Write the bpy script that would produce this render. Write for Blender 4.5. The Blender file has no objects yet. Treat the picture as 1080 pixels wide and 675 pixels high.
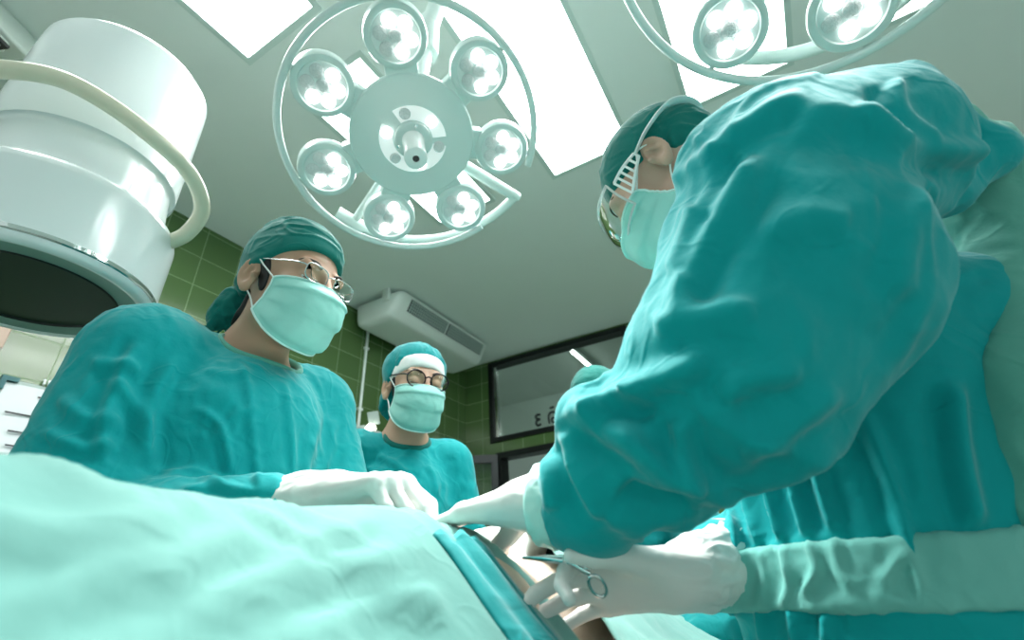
import bpy, bmesh, math, random
import numpy as np
from mathutils import Matrix, Vector

random.seed(7)
C = bpy.context.scene.collection
sc = bpy.context.scene
PI = math.pi

# ------------------------------------------------------------------ camera
FPX = 509.97                       # focal length in pixels for a 1080 px wide frame
YAW, PITCH, ROLL = -1.07173787, 0.49868196, -0.05657344
CAM = np.array([0.0, 0.0, 1.0])
_f = np.array([-math.sin(YAW)*math.cos(PITCH), math.cos(YAW)*math.cos(PITCH), math.sin(PITCH)])
_r = np.array([math.cos(YAW), math.sin(YAW), 0.0]); _u = np.cross(_r, _f)
RX = math.cos(ROLL)*_r + math.sin(ROLL)*_u
UP = -math.sin(ROLL)*_r + math.cos(ROLL)*_u
FW = _f
cam = bpy.data.cameras.new('camera'); camo = bpy.data.objects.new('camera', cam); C.objects.link(camo)
cam.sensor_width = 36.0; cam.lens = FPX*36.0/1080.0; cam.clip_start = 0.02
m = Matrix.Identity(4)
for i in range(3):
    m[i][0], m[i][1], m[i][2], m[i][3] = RX[i], UP[i], -FW[i], CAM[i]
camo.matrix_world = m
sc.camera = camo
cam.dof.use_dof = True; cam.dof.focus_distance = 0.9; cam.dof.aperture_fstop = 3.6

# ------------------------------------------------------------------ world, exposure
w = bpy.data.worlds.new('world'); sc.world = w; w.use_nodes = True
w.node_tree.nodes['Background'].inputs[0].default_value = (0.75, 0.92, 0.88, 1)
w.node_tree.nodes['Background'].inputs[1].default_value = 0.60
sc.view_settings.view_transform = 'Standard'; sc.view_settings.look = 'None'
sc.view_settings.gamma = 1.0; sc.view_settings.use_curve_mapping = False
sc.view_settings.exposure = 0.24
PANEL_STRENGTH = 18.0
LAMP_WATTS = 105.0
LED_STRENGTH = 5.0

# ------------------------------------------------------------------ maths helpers
def A(*v): return np.array(v, float)
def ray(u, v): return RX*(u-540)/FPX - UP*(v-337.5)/FPX + FW
def P(u, v, d): return CAM + ray(u, v)*d
def on_z(u, v, z): q = ray(u, v); return CAM + q*(z-CAM[2])/q[2]
def on_x(u, v, x): q = ray(u, v); return CAM + q*(x/q[0])
def on_y(u, v, y): q = ray(u, v); return CAM + q*(y/q[1])
def project(V):
    q = np.asarray(V)-CAM; z = q@FW
    return np.stack([540+FPX*(q@RX)/z, 337.5-FPX*(q@UP)/z], 1)
def nrm(v): v = np.asarray(v, float); return v/np.linalg.norm(v)
def smooth01(t): t = np.clip(t, 0, 1); return t*t*(3-2*t)
def rodrigues(wv):
    wv = A(*wv); t = np.linalg.norm(wv); k = wv/t
    K = np.array([[0,-k[2],k[1]],[k[2],0,-k[0]],[-k[1],k[0],0]])
    return np.eye(3)+math.sin(t)*K+(1-math.cos(t))*K@K
def frame_from(z, x=None):
    z = nrm(z)
    x = A(1,0,0) if x is None else np.asarray(x, float)
    if abs(nrm(x)@z) > .95: x = A(0,1,0)
    x = nrm(x - z*(x@z)); y = np.cross(z, x)
    return np.array([x, y, z]).T

_rng = np.random.RandomState(5)
_perm = _rng.permutation(256)
_perm = np.concatenate([_perm, _perm])
_g = _rng.normal(size=(256, 3)); _g /= np.linalg.norm(_g, axis=1)[:, None]
def perlin(p):
    p = np.asarray(p, float); i = np.floor(p).astype(int); f = p-i; i &= 255
    u = f*f*f*(f*(f*6-15)+10)
    out = 0
    for dx in (0, 1):
        wx = u[:, 0] if dx else 1-u[:, 0]
        for dy in (0, 1):
            wy = u[:, 1] if dy else 1-u[:, 1]
            for dz in (0, 1):
                wz = u[:, 2] if dz else 1-u[:, 2]
                h = _perm[_perm[_perm[(i[:, 0]+dx) & 255]+((i[:, 1]+dy) & 255)]+((i[:, 2]+dz) & 255)]
                g = _g[h]
                out = out + wx*wy*wz*(g[:, 0]*(f[:, 0]-dx)+g[:, 1]*(f[:, 1]-dy)+g[:, 2]*(f[:, 2]-dz))
    return out

# ------------------------------------------------------------------ objects
LOC = {}
def thing(name, label, cat, loc=(0, 0, 0), group=None):
    o = bpy.data.objects.new(name, None); C.objects.link(o); o.location = loc
    o.empty_display_size = .05
    o['label'] = label; o['category'] = cat
    if group: o['group'] = group
    LOC[o] = A(*loc); return o
def tag(o, label, cat, group=None):
    o['label'] = label; o['category'] = cat
    if group: o['group'] = group
    return o
def mesh(name, V, F, mat=None, parent=None, smooth=True, loc=None, label=None):
    V = np.asarray(V, float)
    base = LOC.get(parent, np.zeros(3)) if parent is not None else np.zeros(3)
    own = np.asarray(loc, float) if loc is not None else (base if parent is not None else V.mean(0))
    me = bpy.data.meshes.new(name)
    me.from_pydata((V-own).tolist(), [], [list(map(int, f)) for f in F])
    me.update()
    if smooth: me.polygons.foreach_set('use_smooth', [True]*len(me.polygons))
    if mat: me.materials.append(mat)
    o = bpy.data.objects.new(name, me); C.objects.link(o)
    o.location = own-base
    if parent is not None: o.parent = parent
    LOC[o] = own
    if label: o['label'] = label
    return o
def structure(o): o['kind'] = 'structure'; return o

class MB:
    """collects shapes into one vertex/face list"""
    def __init__(s): s.v = []; s.f = []; s.n = 0
    def add(s, V, F):
        s.v.append(np.asarray(V, float)); s.f += [[i+s.n for i in f] for f in F]; s.n += len(V); return s
    def box(s, lo, hi, R=None, o=None, bev=0.0):
        lo, hi = A(*lo), A(*hi)
        if bev <= 0:
            V = np.array([[lo[0], lo[1], lo[2]], [hi[0], lo[1], lo[2]], [hi[0], hi[1], lo[2]], [lo[0], hi[1], lo[2]],
                          [lo[0], lo[1], hi[2]], [hi[0], lo[1], hi[2]], [hi[0], hi[1], hi[2]], [lo[0], hi[1], hi[2]]])
            F = [[0,3,2,1],[4,5,6,7],[0,1,5,4],[1,2,6,5],[2,3,7,6],[3,0,4,7]]
        else:
            bm = bmesh.new(); bmesh.ops.create_cube(bm, size=1.0)
            for v in bm.verts: v.co = Vector((lo+hi)/2 + A(*v.co)*(hi-lo))
            bmesh.ops.bevel(bm, geom=bm.edges[:], offset=bev, segments=3, affect='EDGES', profile=.6)
            bm.verts.index_update()
            V = np.array([v.co[:] for v in bm.verts]); F = [[v.index for v in f.verts] for f in bm.faces]; bm.free()
        if R is not None: V = V@np.asarray(R).T
        if o is not None: V = V+np.asarray(o)
        return s.add(V, F)
    def tube(s, pts, r, seg=12, closed=False, caps=True, squash=None):
        pts = np.asarray(pts, float); n = len(pts)
        r = np.full(n, r) if np.isscalar(r) else np.asarray(r, float)
        if closed: T = np.roll(pts, -1, 0)-np.roll(pts, 1, 0)
        else: T = np.gradient(pts, axis=0)
        T /= np.linalg.norm(T, axis=1)[:, None]+1e-12
        up = A(0, 0, 1) if abs(T[0][2]) < .9 else A(1, 0, 0)
        if squash is not None: up = np.asarray(squash[0], float)
        V = []
        N = up-T[0]*(up@T[0]); N /= np.linalg.norm(N)
        for i in range(n):
            N = N-T[i]*(N@T[i]); N /= np.linalg.norm(N); B = np.cross(T[i], N)
            a = np.arange(seg)*2*PI/seg
            k = 1 if squash is None else squash[1]
            V.append(pts[i]+r[i]*(k*np.cos(a)[:, None]*N+np.sin(a)[:, None]*B))
        V = np.concatenate(V); F = []
        for i in range(n if closed else n-1):
            j = (i+1) % n
            for q in range(seg):
                F.append([i*seg+q, i*seg+(q+1) % seg, j*seg+(q+1) % seg, j*seg+q])
        if caps and not closed:
            F.append(list(range(seg))[::-1]); F.append([(n-1)*seg+q for q in range(seg)])
        return s.add(V, F)
    def lathe(s, prof, seg=48, R=None, o=None, a0=0.0, a1=2*PI):
        prof = np.asarray(prof, float); n = len(prof); full = abs(a1-a0-2*PI) < 1e-6
        m_ = seg if full else seg+1
        a = a0+(a1-a0)*np.arange(m_)/seg
        V = np.stack([prof[:, 0][:, None]*np.cos(a), prof[:, 0][:, None]*np.sin(a), np.repeat(prof[:, 1][:, None], m_, 1)], 2).reshape(-1, 3)
        F = []
        for i in range(n-1):
            for q in range(seg):
                q2 = (q+1) % m_
                F.append([i*m_+q, i*m_+q2, (i+1)*m_+q2, (i+1)*m_+q])
        if R is not None: V = V@np.asarray(R).T
        if o is not None: V = V+np.asarray(o)
        return s.add(V, F)
    def prism(s, poly, lo, hi, R=None, o=None):
        n = len(poly); V = np.array([[p[0], p[1], lo] for p in poly]+[[p[0], p[1], hi] for p in poly], float)
        F = [list(range(n))[::-1], list(range(n, 2*n))]+[[i, (i+1) % n, n+(i+1) % n, n+i] for i in range(n)]
        if R is not None: V = V@np.asarray(R).T
        if o is not None: V = V+np.asarray(o)
        return s.add(V, F)
    def sphere(s, c, r, seg=16, R=None):
        r = np.full(3, r) if np.isscalar(r) else np.asarray(r, float)
        th = np.linspace(0, PI, seg//2+1); ph = np.arange(seg)*2*PI/seg
        V = np.stack([np.sin(th)[:, None]*np.cos(ph), np.sin(th)[:, None]*np.sin(ph), np.repeat(np.cos(th)[:, None], seg, 1)], 2).reshape(-1, 3)*r
        if R is not None: V = V@np.asarray(R).T
        V = V+np.asarray(c); F = []
        for i in range(seg//2):
            for q in range(seg): F.append([i*seg+q, (i+1)*seg+q, (i+1)*seg+(q+1) % seg, i*seg+(q+1) % seg])
        return s.add(V, F)
    def build(s, name, mat=None, parent=None, smooth=True, loc=None, label=None):
        o = mesh(name, np.concatenate(s.v), s.f, mat, parent, smooth, loc, label)
        bm = bmesh.new(); bm.from_mesh(o.data); bmesh.ops.remove_doubles(bm, verts=bm.verts[:], dist=1e-6)
        bmesh.ops.recalc_face_normals(bm, faces=bm.faces[:]); bm.to_mesh(o.data); bm.free()
        if smooth:
            o.data.polygons.foreach_set('use_smooth', [True]*len(o.data.polygons))
            try: o.data.set_sharp_from_angle(angle=math.radians(38))
            except Exception: pass
        return o
def spline(pts, n=8, closed=False):
    pts = np.asarray(pts, float); k = len(pts); out = []
    for i in range(k if closed else k-1):
        if closed: p0, p1, p2, p3 = pts[i-1], pts[i], pts[(i+1) % k], pts[(i+2) % k]
        else: p0, p1, p2, p3 = pts[max(i-1, 0)], pts[i], pts[i+1], pts[min(i+2, k-1)]
        for t in np.arange(n)/n:
            out.append(.5*((2*p1)+(-p0+p2)*t+(2*p0-5*p1+4*p2-p3)*t*t+(-p0+3*p1-3*p2+p3)*t**3))
    if not closed: out.append(pts[-1])
    return np.array(out)

# ------------------------------------------------------------------ implicit surfaces
def cone(a, b, ra, rb, flat=None):
    a, b = np.asarray(a, float), np.asarray(b, float); ab = b-a; L = ab@ab+1e-12
    def f(p):
        q = p-a; t = np.clip(q@ab/L, 0, 1); o = q-t[:, None]*ab
        if flat is not None: o = o+((flat[1]-1)*(o@flat[0]))[:, None]*flat[0]
        return np.sqrt((o*o).sum(1))-(ra+(rb-ra)*t)
    return f
def ball(c, r): return cone(c, np.asarray(c, float)+1e-4, r, r)
def ell(c, r, R=None):
    c, r = np.asarray(c, float), np.asarray(r, float)
    def f(p):
        q = p-c
        if R is not None: q = q@R
        k0 = np.sqrt(((q/r)**2).sum(1)); k1 = np.sqrt(((q/r**2)**2).sum(1))+1e-9
        return k0*(k0-1)/k1
    return f
def smin(a, b, k):
    h = np.clip(.5+.5*(b-a)/k, 0, 1); return b+(a-b)*h-k*h*(1-h)
def smax(a, b, k): return -smin(-a, -b, k)
def union(fs, k):
    def f(p):
        d = fs[0](p)
        for g in fs[1:]:
            gg, kk = g if isinstance(g, tuple) else (g, k)
            d = smin(d, gg(p), kk)
        return d
    return f
def cut(f, g, k): return lambda p: smax(f(p), -g(p), k)
def half(n, c):
    n = nrm(n); c = np.asarray(c, float)
    return lambda p: (p-c)@n
def both(f, g, k): return lambda p: smax(f(p), g(p), k)
def offset(f, r): return lambda p: f(p)-r
def local(f, R, t): return lambda p: f((p-t)@R)

def polygonise(f, lo, hi, h, slack=1.35):
    lo, hi = A(*lo), A(*hi); L = 0
    while h*2**(L+1) < .07: L += 1
    s = h*2**L
    n = np.ceil((hi-lo)/s).astype(int)
    cells = np.stack(np.meshgrid(*[np.arange(k) for k in n], indexing='ij'), -1).reshape(-1, 3)
    off8 = np.array([[i, j, k] for i in (0, 1) for j in (0, 1) for k in (0, 1)])
    for lev in range(L, -1, -1):
        s = h*2**lev
        d = f(lo+(cells+.5)*s)
        cells = cells[np.abs(d) < s*.87*slack+.002]
        if lev: cells = (cells[:, None]*2+off8[None]).reshape(-1, 3)
    M = 1 << 20
    enc = lambda c: (c[..., 0]*M+c[..., 1])*M+c[..., 2]
    cor = cells[:, None]+off8[None]
    ec = enc(cor); uq, inv = np.unique(ec.reshape(-1), return_inverse=True); inv = inv.reshape(-1, 8)
    uc = np.stack([uq//(M*M), (uq//M) % M, uq % M], 1)
    val = f(lo+uc*h)
    cv = val[inv]; act = (cv.min(1) < 0) & (cv.max(1) >= 0)
    cells, cv = cells[act], cv[act]
    order = np.argsort(enc(cells)); cells, cv = cells[order], cv[order]; key = enc(cells)
    acc = np.zeros((len(cells), 3)); cnt = np.zeros(len(cells))
    E = [(a, b) for a in range(8) for b in range(a+1, 8) if np.abs(off8[a]-off8[b]).sum() == 1]
    for a, b in E:
        va, vb = cv[:, a], cv[:, b]; m_ = (va < 0) != (vb < 0)
        t = np.where(m_, va/(va-vb+1e-20), 0)
        acc += m_[:, None]*(off8[a]+t[:, None]*(off8[b]-off8[a])); cnt += m_
    V = lo+(cells+acc/cnt[:, None])*h
    F = []
    def idx(c):
        k = enc(c); j = np.searchsorted(key, k); j = np.clip(j, 0, len(key)-1); ok = key[j] == k
        return j, ok
    ci = {tuple(o): i for i, o in enumerate(off8.tolist())}
    for ax in range(3):
        e = np.zeros(3, int); e[ax] = 1
        v0, v1 = cv[:, 0], cv[:, ci[tuple(e)]]
        m_ = (v0 < 0) != (v1 < 0)
        c = cells[m_]; flip = v0[m_] < 0
        b1 = np.zeros(3, int); b1[(ax+1) % 3] = 1; b2 = np.zeros(3, int); b2[(ax+2) % 3] = 1
        i0, o0 = idx(c); i1, o1 = idx(c-b1); i2, o2 = idx(c-b1-b2); i3, o3 = idx(c-b2)
        ok = o0 & o1 & o2 & o3
        q = np.stack([i0, i1, i2, i3], 1)
        q = np.where(flip[:, None], q, q[:, ::-1])
        F.append(q[ok])
    return V, np.concatenate(F)
def vnormals(V, F):
    n = np.cross(V[F[:, 2]]-V[F[:, 0]], V[F[:, 3]]-V[F[:, 1]])
    N = np.zeros_like(V)
    for k in range(4): np.add.at(N, F[:, k], n)
    return N/(np.linalg.norm(N, axis=1)[:, None]+1e-12)
def relax(V, F, it=2, lam=.5):
    E = np.concatenate([F[:, [0, 1]], F[:, [1, 2]], F[:, [2, 3]], F[:, [3, 0]]])
    E = np.concatenate([E, E[:, ::-1]]); cnt = np.bincount(E[:, 0], minlength=len(V))[:, None]+1e-9
    for _ in range(it):
        S = np.stack([np.bincount(E[:, 0], V[E[:, 1], k], len(V)) for k in range(3)], 1)/cnt
        V = V+lam*(S-V)
    return V
def crumple(V, size, amp, stretch=(1, 1, 1), seed=0.0, octaves=3):
    q = V*np.asarray(stretch)/size+seed
    wv = np.stack([perlin(q*.7+11.3), perlin(q*.7+27.1), perlin(q*.7+41.7)], 1)
    q = q+.9*wv; d = 0; a = 1.0
    for o in range(octaves):
        n = perlin(q); d = d+a*(1-np.abs(n)*3.2); q = q*1.9+7.7; a *= .48
    return amp*d
def creases(V, size, amp, stretch=(1, 1, 1), seed=0.0, wid=.10):
    """sparse thin fold lines over broad soft planes"""
    q = V*np.asarray(stretch)/size+seed
    wv = np.stack([perlin(q*.6+11.3), perlin(q*.6+27.1), perlin(q*.6+41.7)], 1)
    q = q+1.1*wv; d = amp*1.1*perlin(q*.55+3.3)
    for o in range(2):
        n = perlin(q); mk = smooth01((perlin(q*.45+19.1)+.12)/.3)
        d = d+amp*(.8*np.exp(-(n/wid)**2)-.35*np.exp(-((n-2.2*wid)/(1.5*wid))**2))*mk; q = q[:, [1, 2, 0]]*1.7+5.1; amp *= .5
    return d
def strokes(V, N, S, facing=.05):
    """cloth folds: each a run of picture points laid on the near side of the cloth, a ridge (m) of a width (px)"""
    uv = project(V); view = V-CAM; view /= np.linalg.norm(view, axis=1)[:, None]
    fac = smooth01((-(view*N).sum(1)-facing)/.25)
    out = np.zeros(len(V))
    for pts, amp, wid in S:
        pts = spline(np.array(pts, float), 6); best = np.full(len(V), 1e9); sg = np.zeros(len(V)); tt = np.zeros(len(V))
        lo, hi = pts.min(0)-4*wid, pts.max(0)+4*wid
        sel = np.where((uv > lo).all(1) & (uv < hi).all(1))[0]
        if not len(sel): continue
        u = uv[sel]; b = np.full(len(sel), 1e9); s_ = np.zeros(len(sel)); t_ = np.zeros(len(sel)); n = len(pts)-1
        for i in range(n):
            a0, a1 = pts[i], pts[i+1]; e = a1-a0; L = e@e+1e-9
            t = np.clip(((u-a0)@e)/L, 0, 1); dv = u-a0-t[:, None]*e; d = np.hypot(dv[:, 0], dv[:, 1])
            m_ = d < b; b[m_] = d[m_]; s_[m_] = np.sign(e[0]*dv[m_, 1]-e[1]*dv[m_, 0]); t_[m_] = (i+t[m_])/n
        x = b*s_
        prof = np.exp(-(x/wid)**2)-.55*np.exp(-((x-1.5*wid)/(1.1*wid))**2)-.25*np.exp(-((x+1.7*wid)/(1.2*wid))**2)
        taper = smooth01(np.minimum(t_, 1-t_)/.22+.15)
        out[sel] += amp*prof*taper
    return out*fac
def sdf_obj(name, f, lo, hi, h, mat, parent, it=1, disp=None, label=None, loc=None):
    V, F = polygonise(f, lo, hi, h)
    if it: V = relax(V, F, it)
    if disp is not None:
        N = vnormals(V, F); V = V+N*disp(V, N)[:, None]
    return mesh(name, V, F, mat, parent, True, loc, label)

# ------------------------------------------------------------------ materials
def mat(name, col, rough=.5, metal=0., spec=.5, sheen=0., sss=0., emit=None, es=0., trans=0., coat=0., ior=1.45):
    m_ = bpy.data.materials.new(name); m_.use_nodes = True
    b = m_.node_tree.nodes['Principled BSDF']
    b.inputs['Base Color'].default_value = (*col, 1); b.inputs['Roughness'].default_value = rough
    b.inputs['Metallic'].default_value = metal; b.inputs['Specular IOR Level'].default_value = spec
    b.inputs['IOR'].default_value = ior
    if sheen: b.inputs['Sheen Weight'].default_value = sheen; b.inputs['Sheen Roughness'].default_value = .4
    if sss:
        b.inputs['Subsurface Weight'].default_value = sss; b.inputs['Subsurface Radius'].default_value = (.012, .005, .003)
        b.inputs['Subsurface Scale'].default_value = 1.0
    if emit: b.inputs['Emission Color'].default_value = (*emit, 1); b.inputs['Emission Strength'].default_value = es
    if trans: b.inputs['Transmission Weight'].default_value = trans
    if coat: b.inputs['Coat Weight'].default_value = coat; b.inputs['Coat Roughness'].default_value = .08
    return m_
def nodes(m_): return m_.node_tree.nodes, m_.node_tree.links, m_.node_tree.nodes['Principled BSDF']
def vary(m_, scale, amount, bump=0., bscale=None, dist=.002, detail=4, coord='Object'):
    """mottles the base colour a little with noise and adds a fine bump"""
    n, l, b = nodes(m_)
    tc = n.new('ShaderNodeTexCoord')
    col = tuple(b.inputs['Base Color'].default_value)
    if amount:
        t = n.new('ShaderNodeTexNoise'); t.inputs['Scale'].default_value = scale; t.inputs['Detail'].default_value = detail
        l.new(tc.outputs[coord], t.inputs['Vector'])
        r = n.new('ShaderNodeMix'); r.data_type = 'RGBA'
        r.inputs[6].default_value = tuple(c*(1-amount) for c in col[:3])+(1,)
        r.inputs[7].default_value = tuple(min(1, c*(1+amount)) for c in col[:3])+(1,)
        l.new(t.outputs['Fac'], r.inputs[0]); l.new(r.outputs[2], b.inputs['Base Color'])
    if bump:
        t2 = n.new('ShaderNodeTexNoise'); t2.inputs['Scale'].default_value = bscale or scale*4; t2.inputs['Detail'].default_value = 5
        l.new(tc.outputs[coord], t2.inputs['Vector'])
        bp = n.new('ShaderNodeBump'); bp.inputs['Strength'].default_value = bump; bp.inputs['Distance'].default_value = dist
        l.new(t2.outputs['Fac'], bp.inputs['Height']); l.new(bp.outputs['Normal'], b.inputs['Normal'])
    return m_
def glass_mat(name, tint=(1, 1, 1), rough=.0, gloss=1.0, ior=1.45):
    m_ = bpy.data.materials.new(name); m_.use_nodes = True; n, l = m_.node_tree.nodes, m_.node_tree.links
    n.clear(); out = n.new('ShaderNodeOutputMaterial'); mx = n.new('ShaderNodeMixShader')
    t = n.new('ShaderNodeBsdfTransparent'); t.inputs[0].default_value = (*tint, 1)
    g = n.new('ShaderNodeBsdfGlossy'); g.inputs['Roughness'].default_value = rough; g.inputs[0].default_value = (gloss, gloss, gloss, 1)
    f = n.new('ShaderNodeFresnel'); f.inputs[0].default_value = ior
    l.new(f.outputs[0], mx.inputs[0]); l.new(t.outputs[0], mx.inputs[1]); l.new(g.outputs[0], mx.inputs[2]); l.new(mx.outputs[0], out.inputs[0])
    return m_
def cloth(name, col, rough=.8, sheen=.25, bump=.25, bscale=60., amount=.07, crease=.16):
    m_ = vary(mat(name, col, rough, sheen=sheen, spec=.25), 9., amount, bump, bscale, .004)
    n, l, b = nodes(m_)      # crisp small creases in the weave
    tc = n.new('ShaderNodeTexCoord'); no = n.new('ShaderNodeTexNoise'); no.inputs['Scale'].default_value = 11.; no.inputs['Detail'].default_value = 1.5; no.inputs['Distortion'].default_value = .9
    l.new(tc.outputs['Object'], no.inputs['Vector'])
    a = n.new('ShaderNodeMath'); a.operation = 'SUBTRACT'; a.inputs[1].default_value = .5; l.new(no.outputs['Fac'], a.inputs[0])
    c = n.new('ShaderNodeMath'); c.operation = 'ABSOLUTE'; l.new(a.outputs[0], c.inputs[0])
    d = n.new('ShaderNodeMapRange'); d.inputs[1].default_value = 0.; d.inputs[2].default_value = .06; d.inputs[3].default_value = 1.; d.inputs[4].default_value = 0.; d.interpolation_type = 'SMOOTHSTEP'
    l.new(c.outputs[0], d.inputs[0])
    bp = n.new('ShaderNodeBump'); bp.inputs['Strength'].default_value = crease; bp.inputs['Distance'].default_value = .006
    l.new(d.outputs[0], bp.inputs['Height'])
    for k in list(l):
        if k.to_socket == b.inputs['Normal']: l.new(k.from_socket, b.inputs['Normal']); old = k.from_node
    l.new(bp.outputs[0], [x for x in n if x.type == 'BUMP' and x != bp][0].inputs['Normal'])
    return m_

M_TEAL = cloth('teal gown cloth', (.0, .33, .345))
M_TEAL2 = cloth('deep teal gown cloth', (.0, .25, .258))
M_CAPG = cloth('green cap cloth', (.006, .17, .145), rough=.75)
M_BINDING = cloth('pale green binding', (.10, .36, .29))
M_PALEG = cloth('pale green cloth', (.13, .42, .345))
M_BELT = cloth('pale teal belt cloth', (.17, .48, .43))
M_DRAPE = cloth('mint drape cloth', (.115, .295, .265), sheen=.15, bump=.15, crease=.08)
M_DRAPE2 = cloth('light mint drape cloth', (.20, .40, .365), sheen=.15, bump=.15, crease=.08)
M_MASK = vary(mat('mint mask fabric', (.36, .72, .655), .85, sheen=.1, spec=.2), 40, .05, .15, 300, .001)
M_MASKEDGE = mat('mask edge', (.72, .90, .86), .8)
M_LOOP = mat('white elastic', (.85, .88, .86), .7)
M_GLOVE = vary(mat('white latex', (.74, .72, .69), .42, spec=.4, sss=.0), 12, .02, .18, 55, .002)
M_CUFF = vary(mat('pale green cuff under latex', (.55, .80, .74), .45), 12, .03, .2, 50, .002)
def skin(name, c): return vary(mat(name, c, .48, spec=.4, sss=.15), 25, .06, .12, 260, .0008)
M_SKIN1 = skin('warm tan skin', (.50, .30, .205))
M_SKIN2 = skin('light tan skin', (.56, .345, .245))
M_SKIN3 = skin('fair skin', (.60, .38, .29))
M_SKINP = skin('pale skin', (.72, .54, .44))
M_HAIR = mat('black hair', (.012, .011, .011), .5)
M_BROW = mat('dark brown brow hair', (.05, .032, .022), .7)
M_HAIRG = mat('grey hair', (.75, .72, .66), .7)
M_METAL = mat('steel', (.72, .74, .74), .18, 1.)
M_CHROME = mat('chrome', (.85, .88, .88), .06, 1.)
M_BLACK = mat('black plastic', (.012, .012, .014), .3)
M_TORT = mat('dark purple brown plastic', (.018, .008, .014), .25)
M_LENS = glass_mat('lens glass', (.97, 1., .98), 0., .8, 1.18)
M_GOGGLE = glass_mat('clear goggle plastic', (.93, .98, .97), .06, 1., 1.22)
M_CLEAR = mat('frosted clear plastic', (.80, .86, .84), .2, trans=.35)
M_WHITE = vary(mat('white enamel', (.80, .86, .86), .22, coat=.4), 3, .015)
M_LAMP = mat('pale grey lamp enamel', (.66, .77, .74), .30, coat=.2)
M_CREAM = mat('cream painted tube', (.76, .72, .56), .28, coat=.3)
M_SCREEN = mat('dark detector face', (.016, .03, .026), .45)
M_DARKRING = mat('dark seal', (.01, .014, .013), .4)
M_GREYRING = mat('grey green bezel', (.20, .32, .29), .35)
M_LED = mat('lit white led lens', (1, 1, 1), .3, emit=(1, 1, .98), es=LED_STRENGTH)
M_UNLIT = vary(mat('facetted clear lens', (.80, .85, .84), .08, spec=.9), 300, .25, 1., 350, .004)
M_LEDFIELD = mat('white reflector field', (.74, .80, .785), .2)
M_WINDOW = mat('softly lit lens window', (.80, .86, .85), .2, emit=(1, 1, 1), es=.28)
M_HANDLE = mat('white sterile handle', (.86, .90, .88), .3, coat=.3)
M_PANEL = mat('lit ceiling diffuser', (1, 1, 1), .5, emit=(.97, 1., .99), es=PANEL_STRENGTH)
M_TUBE = mat('lit fluorescent tube', (1, 1, 1), .5, emit=(.9, 1., .97), es=9.)
M_CEIL = vary(mat('painted ceiling', (.72, .80, .765), .75, spec=.25), 3, .02)
M_FRAMEC = mat('ceiling light frame', (.55, .67, .63), .5)
M_FLOOR = vary(mat('grey green vinyl floor', (.34, .42, .38), .3), 5, .06)
M_ALU = mat('dark bronze aluminium', (.018, .022, .022), .35, .6)
M_PANE = glass_mat('window glass', (.93, .98, .95), 0., .9)
M_AC = mat('off white air conditioner plastic', (.66, .73, .69), .4)
M_ACGRILL = mat('dark grille recess', (.03, .035, .035), .6)
M_PIPE = mat('white conduit', (.72, .80, .76), .4)
M_PAPER = mat('white paper', (.80, .84, .86), .7)
M_INK = mat('black ink', (.03, .03, .035), .7)
M_CORNER = mat('dark teal plastic corner', (.01, .12, .13), .4)
M_BEIGE = mat('beige laminate', (.55, .40, .32), .5)
M_GREYBOX = mat('grey green metal', (.36, .45, .42), .4)
M_BULB = mat('lit bulb', (1, .95, .85), .3, emit=(1, .93, .82), es=5.)
M_LETTER = mat('dark letter film', (.02, .03, .03), .5)
M_NEXTWALL = mat('next room paint', (.60, .66, .62), .8)
M_PAD = mat('black table pad', (.015, .016, .018), .5)
M_SHOE = mat('white clog', (.75, .76, .74), .5)

def tile_mat(name, ax):
    m_ = mat(name, (.1, .2, .08), .12, spec=.6)
    n, l, b = nodes(m_)
    tc = n.new('ShaderNodeTexCoord'); sx = n.new('ShaderNodeSeparateXYZ'); cx = n.new('ShaderNodeCombineXYZ')
    l.new(tc.outputs['Object'], sx.inputs[0]); l.new(sx.outputs[ax], cx.inputs[0]); l.new(sx.outputs['Z'], cx.inputs[1])
    br = n.new('ShaderNodeTexBrick'); br.offset = 0.0; br.squash = 1.0
    br.inputs['Scale'].default_value = 1.0; br.inputs['Mortar Size'].default_value = .0022; br.inputs['Mortar Smooth'].default_value = .3
    br.inputs['Brick Width'].default_value = .2165; br.inputs['Row Height'].default_value = .1855
    br.inputs['Color1'].default_value = (.072, .138, .046, 1); br.inputs['Color2'].default_value = (.092, .165, .058, 1)
    br.inputs['Mortar'].default_value = (.22, .33, .17, 1); br.inputs['Bias'].default_value = 0
    l.new(cx.outputs[0], br.inputs['Vector'])
    no = n.new('ShaderNodeTexNoise'); no.inputs['Scale'].default_value = 7; l.new(cx.outputs[0], no.inputs['Vector'])
    mx = n.new('ShaderNodeMix'); mx.data_type = 'RGBA'; mx.blend_type = 'MULTIPLY'; mx.inputs[0].default_value = .35
    l.new(br.outputs['Color'], mx.inputs[6]); l.new(no.outputs['Fac'], mx.inputs[7])
    l.new(br.outputs['Color'], b.inputs['Base Color'])
    bp = n.new('ShaderNodeBump'); bp.inputs['Strength'].default_value = .35; bp.inputs['Distance'].default_value = .002; bp.invert = True
    l.new(br.outputs['Fac'], bp.inputs['Height']); l.new(bp.outputs[0], b.inputs['Normal'])
    mr = n.new('ShaderNodeMapRange'); mr.inputs[3].default_value = .14; mr.inputs[4].default_value = .6
    l.new(br.outputs['Fac'], mr.inputs[0]); l.new(mr.outputs[0], b.inputs['Roughness'])
    return m_
M_TILEX = tile_mat('green glazed wall tile', 'X'); M_TILEY = tile_mat('green glazed wall tile end wall', 'Y')

# ------------------------------------------------------------------ the room
H, XB, XF, YL, YR = 3.0, 3.866, -1.6, 2.694, -3.0
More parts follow.
